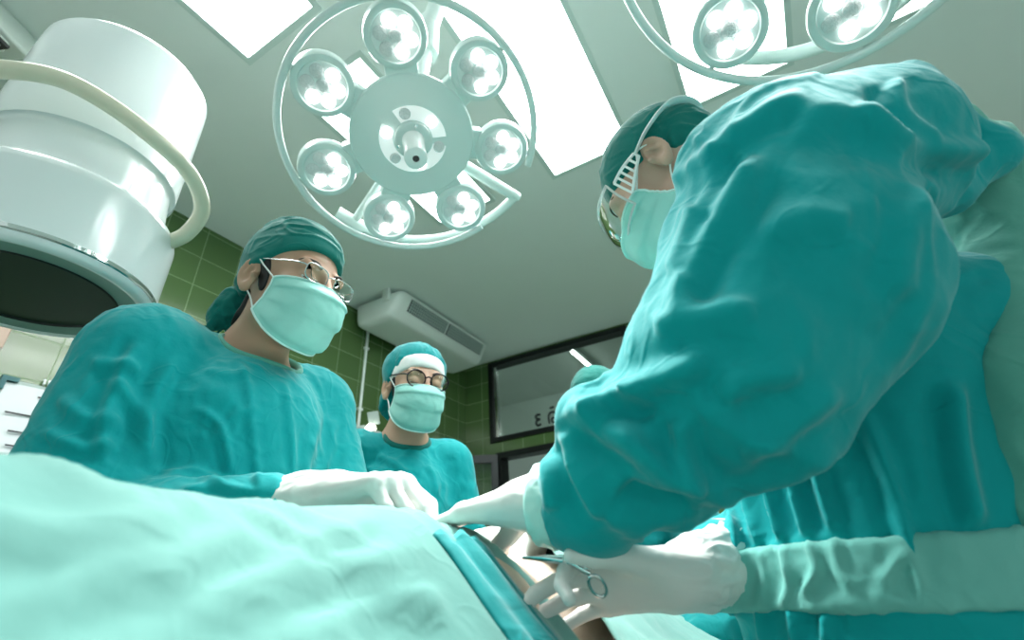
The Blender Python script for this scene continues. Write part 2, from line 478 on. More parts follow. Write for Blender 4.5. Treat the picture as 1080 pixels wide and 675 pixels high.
# tile lattice: mesh origin sits on a grout crossing of the photograph's wall
TX, TZ = 1.142-.2165*12, 2.785-.1855*14
def wall_box(name, lo, hi, m_, origin):
    return structure(MB().box(lo, hi).build(name, m_, smooth=False, loc=origin))
structure(MB().box((XF-.1, YR-.1, -.1), (XB+.1, YL+.1, 0)).build('floor', M_FLOOR, smooth=False))
wall_box('wall_left', (XF-.1, YL, 0), (XB+.1, YL+.12, H), M_TILEX, (TX, YL, TZ))
WY0, WY1, WZ0, WZ1 = .95, 2.405, 2.165, 2.975         # window opening in the far wall
DY0, DY1, DZ1 = 1.35, 2.34, 2.06                       # doorway under it
wb = MB()
def slab(y0, y1, z0, z1): wb.box((XB, y0, z0), (XB+.12, y1, z1))
slab(YR, WY0, 0, H); slab(WY1, YL, 0, H); slab(WY0, WY1, WZ1, H)
slab(WY0, DY0, 0, WZ0); slab(DY1, WY1, 0, WZ0); slab(DY0, DY1, DZ1, WZ0)
structure(wb.build('wall_back', M_TILEY, smooth=False, loc=(XB, YL-.2165*20+.02, TZ)))

# ceiling with the five recessed light openings
LIGHTS = [(-.45, .605, 1.09, 1.532), (.80, 1.885, 1.09, 1.505), (.80, 1.918, .262, .73), (.80, 1.872, -.505, -.025), (.80, 1.90, -1.25, -.777)]
def rects_minus(x0, x1, y0, y1, holes):
    xs = sorted({x0, x1, *[h[0] for h in holes], *[h[1] for h in holes]}); ys = sorted({y0, y1, *[h[2] for h in holes], *[h[3] for h in holes]})
    for i in range(len(xs)-1):
        for j in range(len(ys)-1):
            cx, cy = (xs[i]+xs[i+1])/2, (ys[j]+ys[j+1])/2
            if not any(h[0] < cx < h[1] and h[2] < cy < h[3] for h in holes): yield xs[i], xs[i+1], ys[j], ys[j+1]
cb = MB()
for a, b_, c_, d_ in rects_minus(XF-.1, XB+.1, YR-.1, YL+.1, LIGHTS): cb.box((a, c_, H), (b_, d_, H+.1))
structure(cb.build('ceiling', M_CEIL, smooth=False))
LNAMES = ['bright square ceiling light panel left of the round surgical lamp', 'bright ceiling light panel behind the round surgical lamp head',
          'large bright ceiling light panel above the goggled person’s cap', 'bright ceiling light panel behind the second lamp, above the goggled person’s shoulder',
          'bright ceiling light panel at the upper right corner of the picture']
for (a, b_, c_, d_), lab in zip(LIGHTS, LNAMES):
    t = thing('ceiling_light', lab, 'ceiling light', ((a+b_)/2, (c_+d_)/2, H), 'recessed ceiling light panels')
    fr = MB(); wv = .026
    fr.box((a, c_, H-.006), (b_, c_+wv, H+.03)).box((a, d_-wv, H-.006), (b_, d_, H+.03)).box((a, c_+wv, H-.006), (a+wv, d_-wv, H+.03)).box((b_-wv, c_+wv, H-.006), (b_, d_-wv, H+.03))
    fr.build('frame', M_FRAMEC, t, smooth=False)
    MB().box((a+wv, c_+wv, H+.012), (b_-wv, d_-wv, H+.03)).build('diffuser', M_PANEL, t, smooth=False)

# room beyond the window and the doorway
nb = MB()
nb.box((6.2, -.6, -.05), (6.3, 4.6, 3.5)).box((XB+.12, 4.5, -.05), (6.3, 4.6, 3.5)).box((XB+.12, -.6, -.05), (6.3, -.5, 3.5)).box((XB+.12, -.6, 3.4), (6.3, 4.6, 3.5))
structure(nb.build('wall_next_room', M_NEXTWALL, smooth=False))
structure(MB().box((XB+.1, -.6, -.1), (6.3, 4.6, 0)).build('floor_next_room', M_FLOOR, smooth=False))
tb = thing('fluorescent_lamp', 'lit fluorescent tube on the ceiling seen through the dark framed window', 'lamp', (5, 2, 3.4))
ta, tz = on_z(601, 369, 3.33), on_z(648, 409, 3.33)
MB().tube([ta, tz], .016, 12).build('tube', M_TUBE, tb)
dirt = nrm(tz-ta); Rt = frame_from(A(0, 0, 1), dirt)
MB().box((-.05, -.035, -.02), (np.linalg.norm(tz-ta)+.05, .035, .045), Rt, ta+A(0, 0, .03)).build('housing', M_WHITE, tb, smooth=False)
for e_, s_ in ((ta, -1), (tz, 1)):
    MB().box((-.02, -.025, -.025), (.02, .025, .05), Rt, e_+s_*dirt*.02).build('end_socket', M_WHITE, tb, smooth=False)

def frame_rect(mb, x0, x1, y0, y1, z0, z1, t, tb=None):
    tb = tb or t
    mb.box((x0, y0, z0), (x1, y1, z0+tb)).box((x0, y0, z1-t), (x1, y1, z1)).box((x0, y0, z0+tb), (x1, y0+t, z1-t)).box((x0, y1-t, z0+tb), (x1, y1, z1-t)); return mb
wn = structure(frame_rect(MB(), XB-.02, XB+.10, WY0, WY1, WZ0, WZ1, .045).build('window_1', M_ALU, smooth=False))
MB().box((XB+.03, WY0+.045, WZ0+.045), (XB+.036, WY1-.045, WZ1-.045)).build('pane', M_PANE, wn, smooth=False)
MB().box((XB+.0, WY1-.085, WZ0+.045), (XB+.028, WY1-.055, WZ1-.045)).build('jamb_strip', M_METAL, wn, smooth=False)
# lettering on the far face of the pane, read from the next room (so it shows mirrored here)
def letter(u, v, pts, s):
    base = on_x(u, v, XB+.038)
    sy = A(0, -1, 0)
    q = spline([base+sy*x*s+A(0, 0, 1)*y*s for x, y in pts], 8)
    return q
lb = MB()
lb.tube(letter(568, 443, [(.42, .9), (-.1, 1.0), (-.5, .75), (-.35, .35), (.25, .1), (-.35, -.1), (-.5, -.6), (-.1, -1.0), (.45, -.85)], .05), .012, 8)
lb.build('letter', M_LETTER, wn)
lb = MB(); lb.tube(letter(583, 440, [(-.75, -1.), (-.8, .3), (-.4, .9), (.3, .9), (.75, .3), (.7, -.5), (.3, -1.), (-.15, -.8), (-.2, -.3), (.2, -.1), (.55, -.4)], .05), .011, 8)
lb.build('letter', M_LETTER, wn)
lb = MB(); lb.tube(letter(582, 430, [(-.4, 0), (.4, .1)], .05), .010, 8).build('letter', M_LETTER, wn)
# door frame and the open glazed leaf
db = MB()
frame_rect(db, XB-.03, XB+.10, DY0, DY1, -.0, DZ1, .055)
dr = structure(db.build('door_1', M_ALU, smooth=False))
hinge = A(XB-.035, DY1-.02, 0); leaf_end = on_z(492, 481, DZ1-.02); leaf_end[2] = 0
dv = leaf_end-hinge; Ld = np.linalg.norm(dv); Rd = frame_from(A(0, 0, 1), dv/Ld)
lf = MB(); frame_rect(lf, 0, Ld, -.02, .02, .02, DZ1-.02, .01)
def leaf_boxes():
    q = MB()
    for lo, hi in (((0, -.02, .02), (.06, .02, DZ1-.02)), ((Ld-.06, -.02, .02), (Ld, .02, DZ1-.02)), ((.06, -.02, DZ1-.09), (Ld-.06, .02, DZ1-.02)), ((.06, -.02, .02), (Ld-.06, .02, .16)), ((.06, -.02, .95), (Ld-.06, .02, 1.05))):
        q.box(lo, hi, Rd, hinge)
    return q
lv = structure(leaf_boxes().build('door_2', M_ALU, smooth=False))
MB().box((.06, -.003, .16), (Ld-.06, .003, DZ1-.09), Rd, hinge).build('pane', M_PANE, lv, smooth=False)

# conduit, small light behind the nurse
p0, p1 = on_y(388, 352, YL-.012), on_y(378, 452, YL-.012)
t = thing('wall_conduit', 'thin white vertical conduit on the green tiles between the two masked assistants', 'pipe', (p0[0], YL-.012, 1.3))
MB().tube([A(p0[0], YL-.012, .25), A(p0[0], YL-.012, H-.12)], .011, 10).build('pipe', M_PIPE, t)
for zz in (.6, 1.4, 2.2, 2.7): MB().box((p0[0]-.02, YL-.024, zz-.01), (p0[0]+.02, YL, zz+.01), bev=.002).build('clip', M_PIPE, t)
q = on_y(391, 452, 2.30)
t = thing('lamp_stand', 'small lit bulb lamp with grey metal flaps behind the shoulder in teal', 'lamp', (q[0], q[1], 0))
MB().lathe([(0, 0), (.17, 0), (.17, .02), (.03, .04), (.018, .06), (.018, q[2]-.12), (0, q[2]-.12)], 24, None, A(q[0], q[1], 0)).build('stand', M_GREYBOX, t)
MB().box((-.02, -.05, -.14), (.05, -.02, -.02), None, q, bev=.006).build('lamp_body', M_GREYBOX, t)
MB().sphere(q, (.034, .034, .03)).build('bulb', M_BULB, t)
for (u0, v0, u1, v1) in ((388, 434, 400, 448), (373, 449, 386, 462)):
    c0 = P((u0+u1)/2, (v0+v1)/2, (q-CAM)@FW+.03); hw = (u1-u0)/2*((q-CAM)@FW)/FPX; hh = (v1-v0)/2*((q-CAM)@FW)/FPX
    Rf = np.array([nrm(RX+.15*UP), nrm(UP-.15*RX), -FW]).T
    MB().box((-hw, -hh, -.004), (hw, hh, .004), Rf, c0, bev=.003).build('flap', M_GREYBOX, t)
    MB().tube([c0, q], .006, 8).build('flap_arm', M_GREYBOX, t)

# ceiling air conditioner
ax0, ax1 = 2.27, 3.47
t = thing('air_conditioner', 'long off-white air conditioner hung under the ceiling by the green tiled wall', 'air conditioner', (2.87, 2.4, 2.85))
prof = [(2.19, 2.975), (2.165, 2.965), (2.165, 2.945), (2.215, 2.845), (2.245, 2.80), (2.30, 2.775), (2.50, 2.765), (2.58, 2.78), (2.62, 2.83), (2.63, 2.975)]
b = MB(); n = len(prof)
for xs, ins in (((ax0, ax0+.03), None),): pass
rings = [(ax0, .05), (ax0+.008, .025), (ax0+.03, .006), (ax0+.06, 0), (ax1-.06, 0), (ax1-.03, .006), (ax1-.008, .025), (ax1, .05)]
cy_, cz_ = 2.40, 2.87
V = []; F = []
pp = spline(prof, 4); n = len(pp)
for x_, ins in rings:
    for y_, z_ in pp:
        dy, dz = cy_-y_, cz_-z_; L_ = math.hypot(dy, dz)
        V.append((x_, y_+dy/L_*ins, min(z_+dz/L_*ins, 2.98)))
for i in range(len(rings)-1):
    for q_ in range(n): F.append([i*n+q_, i*n+(q_+1) % n, (i+1)*n+(q_+1) % n, (i+1)*n+q_])
F.append(list(range(n))); F.append([(len(rings)-1)*n+q_ for q_ in range(n)][::-1])
b.add(V, F).build('housing', M_AC, t)
# outlet grille lies in the slanted lower front face
ga, gb = A(0, 2.168, 2.940), A(0, 2.212, 2.852)
gz = nrm(gb-ga); gn = nrm(np.cross(A(1, 0, 0), gz)); gn = gn if gn[1] < 0 else -gn
gl = np.linalg.norm(gb-ga)
Rg = np.array([A(1, 0, 0), gz, np.cross(A(1, 0, 0), gz)]).T
sgn = 1 if (Rg[:, 2]@gn) > 0 else -1
for x0, x1 in ((ax0+.13, ax0+.58), (ax0+.61, ax1-.08)):
    g = MB().box((x0, 0, -.004), (x1, gl, .008*1), Rg, ga+gn*.002).build('grille', M_ACGRILL, t, smooth=False)
    s_ = MB(); z0_, z1_ = (0, .010) if sgn > 0 else (-.010, 0)
    for xx in np.arange(x0+.012, x1-.004, .024): s_.box((xx, .0, z0_), (xx+.007, gl, z1_), Rg, ga+gn*.006)
    for yy in np.arange(.012, gl, .022): s_.box((x0, yy, z0_*.9), (x1, yy+.005, z1_*.9), Rg, ga+gn*.006)
    s_.build('louvre', M_GREYBOX, g, smooth=False)
for x_ in (ax0+.0, ax1+.03): MB().box((x_-.03, 2.26, 2.90), (x_+.0, 2.32, 2.998), bev=.004).build('bracket', M_AC, t)

# ceiling vent unit at the upper left
t = thing('ceiling_vent', 'grey white vent unit with a black grille at the upper left picture edge', 'vent', (.02, 1.95, 2.9))
v0 = on_z(0, 30, 2.9); v1 = on_z(32, 62, 2.9)
vx = nrm(v1-v0); vy = np.cross(A(0, 0, 1), vx)
Rv = np.array([vx, vy, A(0, 0, 1)]).T
MB().box((-.7, .0, .0), (np.linalg.norm(v1-v0), .42, .10), Rv, v0, bev=.012).build('housing', M_AC, t)
MB().box((-.7, .02, -.05), (np.linalg.norm(v1-v0)-.06, .40, .02), Rv, v0, bev=.01).build('lower_panel', M_AC, t)
g0 = on_z(11, 50, 2.85)
gr = MB().box((-.4, -.0, -.012), (.0, .16, .004), Rv, g0, bev=.003).build('grille', M_ACGRILL, t)
s_ = MB()
for xx in np.arange(-.39, -.01, .03): s_.box((xx, .015, -.02), (xx+.012, .145, -.008), Rv, g0)
s_.build('louvre', M_AC, gr, smooth=False)

# chart board on the left wall
c0 = on_y(4, 398, YL-.02)
t = thing('chart_board', 'white chart of ruled paper with dark teal corner on green tiled wall', 'board', (c0[0], YL-.02, c0[2]-.3))
MB().box((c0[0]-.005, YL-.012, c0[2]-.62), (c0[0]+.62, YL, c0[2]+.003), bev=.003).build('backing', M_GREYBOX, t)
sheet = MB(); xs = np.linspace(c0[0]+.012, c0[0]+.60, 20); zs = np.linspace(c0[2]-.60, c0[2]-.014, 16)
V = []; F = []
for k_ in (0, 1):
    for i, z_ in enumerate(zs):
        for j, x_ in enumerate(xs): V.append((x_, YL-.016-.002*k_-.003*math.sin(j*.7+i*.35)-.002, z_))
nx = len(xs); nz = len(zs); B_ = nx*nz
for i in range(nz-1):
    for j in range(nx-1):
        a = i*nx+j; F.append([a, a+1, a+nx+1, a+nx]); F.append([B_+a, B_+a+nx, B_+a+nx+1, B_+a+1])
sheet.add(V, F).build('paper', M_PAPER, t)
for (u0, v0_, u1) in ((40, 419, 62), (5, 434, 50), (8, 454, 45), (5, 469, 45)):
    a = on_y(u0, v0_, YL-.026); e_ = on_y(u1, v0_+(u1-u0)*.13, YL-.026)
    MB().box((a[0], YL-.0275, a[2]-.003), (a[0]+.22, YL-.0262, a[2]+.003)).build('ruled_line', M_INK, t, smooth=False)
MB().prism([(0, 0), (.055, 0), (.055, -.018), (.018, -.018), (.018, -.055), (0, -.055)], 0, .02, np.array([A(1, 0, 0), A(0, 0, 1), A(0, -1, 0)]).T, A(c0[0]-.008, YL-.012, c0[2]+.008)).build('corner_cap', M_CORNER, t, smooth=False)
h_ = on_y(49, 404, YL-.012)
MB().tube([h_+A(-.008, 0, .012), h_+A(-.008, -.008, -.012)], .005, 8).tube([h_+A(.008, 0, .012), h_+A(.008, -.008, -.012)], .005, 8).build('hook', M_WHITE, t)
# beige cabinet edge at the picture's left border
bq = on_y(5, 363, YL-.1)
t = thing('wall_cabinet', 'beige cabinet edge on the wall at the far left under the x-ray head', 'cabinet', (bq[0]-.3, YL-.06, 1.9))
MB().box((bq[0]-.55, YL-.10, bq[2]-.02), (bq[0], YL, bq[2]+.5), bev=.006).build('body', M_BEIGE, t)
MB().box((bq[0]-.54, YL-.118, bq[2]-.01), (bq[0]-.28, YL-.10, bq[2]+.49), bev=.004).build('door', M_BEIGE, t)

# ------------------------------------------------------------------ surgical lamps
def surgical_lamp(label, wv, pos, phase, lit_sets, gap, power, arm_px):
    R = rodrigues(wv); pos = A(*pos)
    t = thing('surgical_lamp', label, 'surgical lamp', pos, 'ring shaped surgical lamps')
    W = lambda x, y, z: pos+R@A(x, y, z)
    def ang(u, v):
        q = ray(u, v); n = R[:, 2]; tt = ((pos-CAM)@n)/(q@n); l_ = R.T@(CAM+q*tt-pos); return math.atan2(l_[1], l_[0])
    hub = MB().lathe([(.0, .075), (.09, .072), (.135, .055), (.160, .03), (.168, .012), (.168, .004), (.164, -.001), (.092, -.003), (.0, -.003)], 72, R, pos).build('hub', M_LAMP, t)
    # two lit reflector windows round the handle
    a0 = ang(*gap[0]) if gap else .4
    for s0, s1 in ((.12, 2.15), (2.45, 5.9)):
        fld = MB().lathe([(.054, -.0015), (.054, -.0055), (.0905, -.0055), (.0905, -.0015)], 30, R, pos, a0+s0, a0+s1).build('reflector_window', M_WINDOW, hub)
    for k in range(6):
        a = a0+.45+k*2*PI/6; c = W(.072*math.cos(a), .072*math.sin(a), -.0035)
        MB().lathe([(.0, -.007), (.012, -.006), (.0165, -.001), (.0165, .002)], 20, R, c).build('led', M_LED if k in lit_sets[0] else M_UNLIT, hub)
    mnt = MB().lathe([(.052, -.002), (.050, -.012), (.044, -.016), (.0, -.016)], 40, R, pos).build('handle_mount', M_LAMP, t)
    for k in range(3):
        a = a0+.9+k*2.1; MB().lathe([(0, -.019), (.0045, -.018), (.0045, -.014)], 10, R, W(.042*math.cos(a), .042*math.sin(a), 0)).build('screw', M_METAL, mnt)
    hd = MB().lathe([(.031, -.014), (.029, -.03), (.0285, -.09), (.030, -.120), (.029, -.127), (.024, -.131), (.0095, -.1315), (.0085, -.128)], 32, R, pos).build('handle', M_HANDLE, t)
    MB().lathe([(.0, -.1285), (.0088, -.1285)], 20, R, pos).build('socket', M_BLACK, hd)
    for i in range(7):
        a = phase+i*2*PI/7; ca, sa = math.cos(a), math.sin(a)
        # pod, leaning a few degrees towards the focus
        e = A(ca, sa, 0); zl = nrm(A(-ca*-.10, -sa*-.10, 1)); xl = nrm(e-zl*(e@zl)); yl = np.cross(zl, xl)
        Rl = np.array([xl, yl, zl]).T; Rp = R@Rl; c = W(.25*ca, .25*sa, -.004)
        pod = MB().lathe([(.0, .062), (.045, .060), (.068, .048), (.076, .028), (.0765, .004), (.074, -.004), (.068, -.007), (.060, -.006), (.057, -.001)], 48, Rp, c).build('lamp_pod', M_LAMP, t)
        MB().lathe([(.0, -.0015), (.058, -.0015)], 40, Rp, c).build('reflector', M_LEDFIELD, pod)
        for k in range(7):
            if k == 6: lp = A(0, 0, -.003)
            else:
                b = k*PI/3+.52-a+i*.2; lp = A(.0365*math.cos(b), .0365*math.sin(b), -.003)
            MB().lathe([(.0, -.0055), (.011, -.0045), (.0165, -.001), (.0172, .002)], 18, Rp, c+Rp@lp).build('led', M_LED if k in lit_sets[1] else M_UNLIT, pod)
        nk = MB(); Rn = R@np.array([A(ca, sa, 0), A(-sa, ca, 0), A(0, 0, 1)]).T
        nk.box((.150, -.042, .004), (.190, .042, .042), Rn, pos, bev=.006).build('pod_neck', M_LAMP, t)
        # peg that carries the guard ring
        MB().tube([W(.318*ca, .318*sa, .004), W(.337*ca, .337*sa, -.010)], .0065, 10).build('ring_peg', M_LAMP, t)
    g0, g1 = (ang(*gap[1]), ang(*gap[2])) if gap else (ang(830, -330), ang(830, -330)-.3)
    # ring runs the long way from g0 to g1
    span = (g1-g0) % (2*PI)
    if span < PI: g0, g1 = g1, g0; span = (g1-g0) % (2*PI)
    aa = g0+np.linspace(0, span, 120)
    MB().tube([W(.337*math.cos(a), .337*math.sin(a), -.0136) for a in aa], .0098, 14).build('guard_ring', M_LAMP, t)
    # yoke behind the head and the arm to the ceiling
    def loc(u, v, z):
        q = ray(u, v); n = R[:, 2]; o = pos+n*z; tt = ((o-CAM)@n)/(q@n); return (R.T@(CAM+q*tt-pos))[:2]
    ya, yb = (loc(543, 207, .085), loc(372, 236, .085)) if gap else (A(.2, .25), A(-.1, -.3))
    s0, s1 = math.atan2(ya[1], ya[0]), math.atan2(yb[1], yb[0]); r0, r1 = np.hypot(*ya), np.hypot(*yb)
    ds_ = (s1-s0+PI) % (2*PI)-PI; aa = s0+ds_*np.linspace(0, 1, 40); rr_ = np.linspace(r0, r1, 40)
    MB().tube([W(r*math.cos(a), r*math.sin(a), .085) for a, r in zip(aa, rr_)], .0155, 14).build('yoke', M_LAMP, t)
    for a, rr, rb in ((aa[0], .0175, r0), (aa[-1], .012, r1)):
        MB().tube([W(.10*math.cos(a), .10*math.sin(a), .055), W((rb+.012)*math.cos(a), (rb+.012)*math.sin(a), .088)], rr, 16).build('yoke_joint', M_LAMP, t)
    e_ = W(r1*math.cos(aa[-1]), r1*math.sin(aa[-1]), .085); tg = R@A(-math.sin(aa[-1]), math.cos(aa[-1]), .2)
    MB().tube([e_-tg*.035, e_+tg*.055], .026, 20).build('pivot_drum', M_LAMP, t)
    js = [P(*q) for q in arm_px]
    MB().tube([W(0, 0, .05), W(0, 0, .13)], .05, 24).build('rear_hub', M_LAMP, t)
    MB().tube([W(0, 0, .12), js[0]], .024, 16).build('arm', M_LAMP, t)
    MB().tube([js[0]+A(0, 0, -.09), js[0]+A(0, 0, .10)], .034, 20).build('arm_joint', M_LAMP, t)
    MB().tube([js[0]+A(0, 0, .06), js[1]], .030, 16).build('spring_arm', M_LAMP, t)
    top = A(js[1][0], js[1][1], H)
    MB().tube([js[1]-A(0, 0, .08), top-A(0, 0, .03)], .038, 20).build('ceiling_column', M_LAMP, t)
    MB().lathe([(.0, -.07), (.05, -.065), (.09, -.03), (.10, 0), (0, 0)], 32, None, top).build('ceiling_flange', M_LAMP, t)
    L = bpy.data.lights.new('lamp_light', 'SPOT'); L.energy = power; L.color = (.96, 1., .97); L.spot_size = math.radians(58); L.spot_blend = 1.0; L.shadow_soft_size = .12
    lo = bpy.data.objects.new('lamp_light', L); C.objects.link(lo)
    mw = Matrix.Identity(4)
    for i in range(3):
        for j in range(3): mw[i][j] = R[i, j]
    lo.rotation_euler = mw.to_euler(); lo.parent = t; lo.location = R@A(0, 0, -.15)
    return t
surgical_lamp('whole round surgical lamp with seven lit pods, hanging at top centre', (.2458, .4835, 2.8644), (.6914, .6533, 2.0808), .7703,
              ((1, 3, 5), (0, 1, 2, 3)), ((400, 108), (558, 173), (509, 239)), LAMP_WATTS, [(452, 40, 1.62), (520, -160, 1.75)])
surgical_lamp('second surgical lamp cut off by the top edge, above the person in goggles', (.143, .4587, -.3214), (.6004, -.3017, 2.0611), .1068,
              ((0, 2, 4), (0, 2, 3, 4, 5)), None, LAMP_WATTS*.5, [(860, -160, 1.15), (800, -330, 1.3)])

# ------------------------------------------------------------------ x-ray head
xc = A(.231, 1.212, 0); XR = .90
t = thing('xray_detector', 'big white x-ray image intensifier with dark round face and cream bumper tube', 'x-ray machine', (xc[0], xc[1], 1.545))
pr = [(.0, 2.215), (.12, 2.214), (.158, 2.208), (.178, 2.196), (.190, 2.176), (.193, 2.15), (.196, 1.885), (.194, 1.868), (.186, 1.858), (.184, 1.845), (.190, 1.800), (.197, 1.757), (.202, 1.748), (.214, 1.744), (.224, 1.736), (.230, 1.722), (.2315, 1.70), (.2315, 1.572)]
MB().lathe(spline([(a_*XR, b_) for a_, b_ in pr], 3), 96, None, xc).build('housing', M_WHITE, t)
MB().lathe([(a_*XR, b_) for a_, b_ in [(.2312, 1.5735), (.2345, 1.572), (.2345, 1.564), (.231, 1.562)]], 96, None, xc).build('chrome_band', M_CHROME, t)
MB().lathe([(a_*XR, b_) for a_, b_ in [(.231, 1.563), (.228, 1.552), (.222, 1.547), (.215, 1.546), (.206, 1.549)]], 96, None, xc).build('lower_rim', M_WHITE, t)
MB().lathe([(a_*XR, b_) for a_, b_ in [(.2075, 1.549), (.165, 1.552), (.163, 1.556)]], 96, None, xc).build('bezel', M_GREYRING, t)
MB().lathe([(a_*XR, b_) for a_, b_ in [(.166, 1.5515), (.163, 1.549), (.160, 1.553)]], 96, None, xc).build('seal', M_DARKRING, t)
MB().lathe([(a_*XR, b_) for a_, b_ in [(.161, 1.5535), (.09, 1.552), (.0, 1.5515)]], 96, None, xc).build('detector_face', M_SCREEN, t)
# bumper tube round the front, bending back into the body
def ring_pt(a, r, z): return xc+A(r*math.cos(a), r*math.sin(a), z)
def cyl_hit(u, v, r):
    q = ray(u, v); a = q[:2]@q[:2]; b = 2*(q[:2]@(CAM[:2]-xc[:2])); c = (CAM[:2]-xc[:2])@(CAM[:2]-xc[:2])-r*r
    D = b*b-4*a*c; tt = (-b-math.sqrt(max(D, 0)))/(2*a); return CAM+q*tt
b0 = [cyl_hit(u, v, .265) for u, v in ((-60, 74), (0, 73), (60, 82), (110, 107), (160, 144), (200, 183))]
a_end = math.atan2(b0[-1][1]-xc[1], b0[-1][0]-xc[0])
b0 += [ring_pt(a_end+.28, .262, b0[-1][2]-.035), ring_pt(a_end+.42, .232, b0[-1][2]-.085), ring_pt(a_end+.50, .185, b0[-1][2]-.115)]
MB().tube(spline(b0, 10), .0165, 18).build('bumper_tube', M_CREAM, t)
# carrying C-arm and column, outside the left border
MB().tube(spline([xc+A(-.17, .05, 1.86), xc+A(-.42, .10, 1.90), xc+A(-.80, .16, 1.88), xc+A(-1.02, .18, 1.70), xc+A(-1.05, .18, 1.38)], 10), .06, 18).build('c_arm', M_WHITE, t)
MB().tube([xc+A(-.165, .05, 1.86), xc+A(-.26, .07, 1.87)], .085, 24).build('mount', M_WHITE, t)
MB().box((-.95, 1.24, .05), (-.70, 1.54, 1.42), bev=.03).build('column', M_WHITE, t)
MB().box((-1.15, 1.1, .0), (-.45, 1.68, .12), bev=.03).build('base', M_GREYBOX, t)

# ------------------------------------------------------------------ people
def head_sdf(neck_len=.16):
    cran = ell((0, .014, .048), (.076, .096, .083))
    fs = [cran, (ell((0, -.032, -.022), (.061, .064, .088)), .03), (cone((0, -.062, -.092), (0, -.075, -.098), .026, .022), .03),
          (cone((-.045, -.01, -.062), (-.012, -.07, -.095), .02, .02), .02), (cone((.045, -.01, -.062), (.012, -.07, -.095), .02, .02), .02),
          (ell((-.042, -.062, -.012), (.024, .022, .02)), .02), (ell((.042, -.062, -.012), (.024, .022, .02)), .02),
          (cone((-.040, -.078, .036), (.040, -.078, .036), .013, .013), .014),
          (cone((0, -.092, .026), (0, -.116, -.022), .0085, .0125), .010), (ball((-.012, -.106, -.026), .0085), .006), (ball((.012, -.106, -.026), .0085), .006),
          (cone((-.02, -.088, -.058), (.02, -.088, -.058), .009, .009), .01), (cone((-.016, -.086, -.068), (.016, -.086, -.068), .009, .009), .01)]
    h = union(fs, .02)
    for s in (-1, 1):
        h = cut(h, ell((s*.033, -.104, .016), (.019, .016, .012)), .010)
        lid = ell((s*.032, -.0795, .013), (.0150, .0150, .0150))
        h = union([h, (both(lid, half((0, .35, -1), (s*.032, -.0795, .0115)), .003), .004)], .004)      # drooped upper lid
        h = union([h, (both(lid, half((0, .2, 1), (s*.032, -.0795, .0045)), .003), .004)], .004)       # lower lid
        # ear: a cupped flap
        Rr = np.array([nrm(A(.45, 1, 0))*1.0, np.cross(A(0, 0, 1), nrm(A(.45, 1, 0))), A(0, 0, 1)]).T if s > 0 else np.array([nrm(A(-.45, 1, 0)), np.cross(A(0, 0, 1), nrm(A(-.45, 1, 0))), A(0, 0, 1)]).T
        EC = A(s*.080, .020, .002); E = lambda y, z: EC+Rr@A(y*1.0, 0, z)
        ear = ell(EC, (.0205, .0075, .034), Rr)
        ear = cut(ear, ell(EC+A(s*.0080, -.001, .004), (.0145, .0098, .026), Rr), .002)
        ear = union([ear, (cone(EC+A(s*.003, -.004, .016), EC+A(s*.003, .009, -.004), .0035, .003), .004), (ball(EC+A(s*.001, -.016, -.003), .0055), .004), (ell(EC+A(0, -.004, -.029), (.010, .006, .010), Rr), .005)], .004)
        h = union([h, (ear, .006)], .006)
    return h
HEAD = head_sdf()
def P_local(R, t): return lambda *v: np.asarray(t)+np.asarray(R)@A(*v)

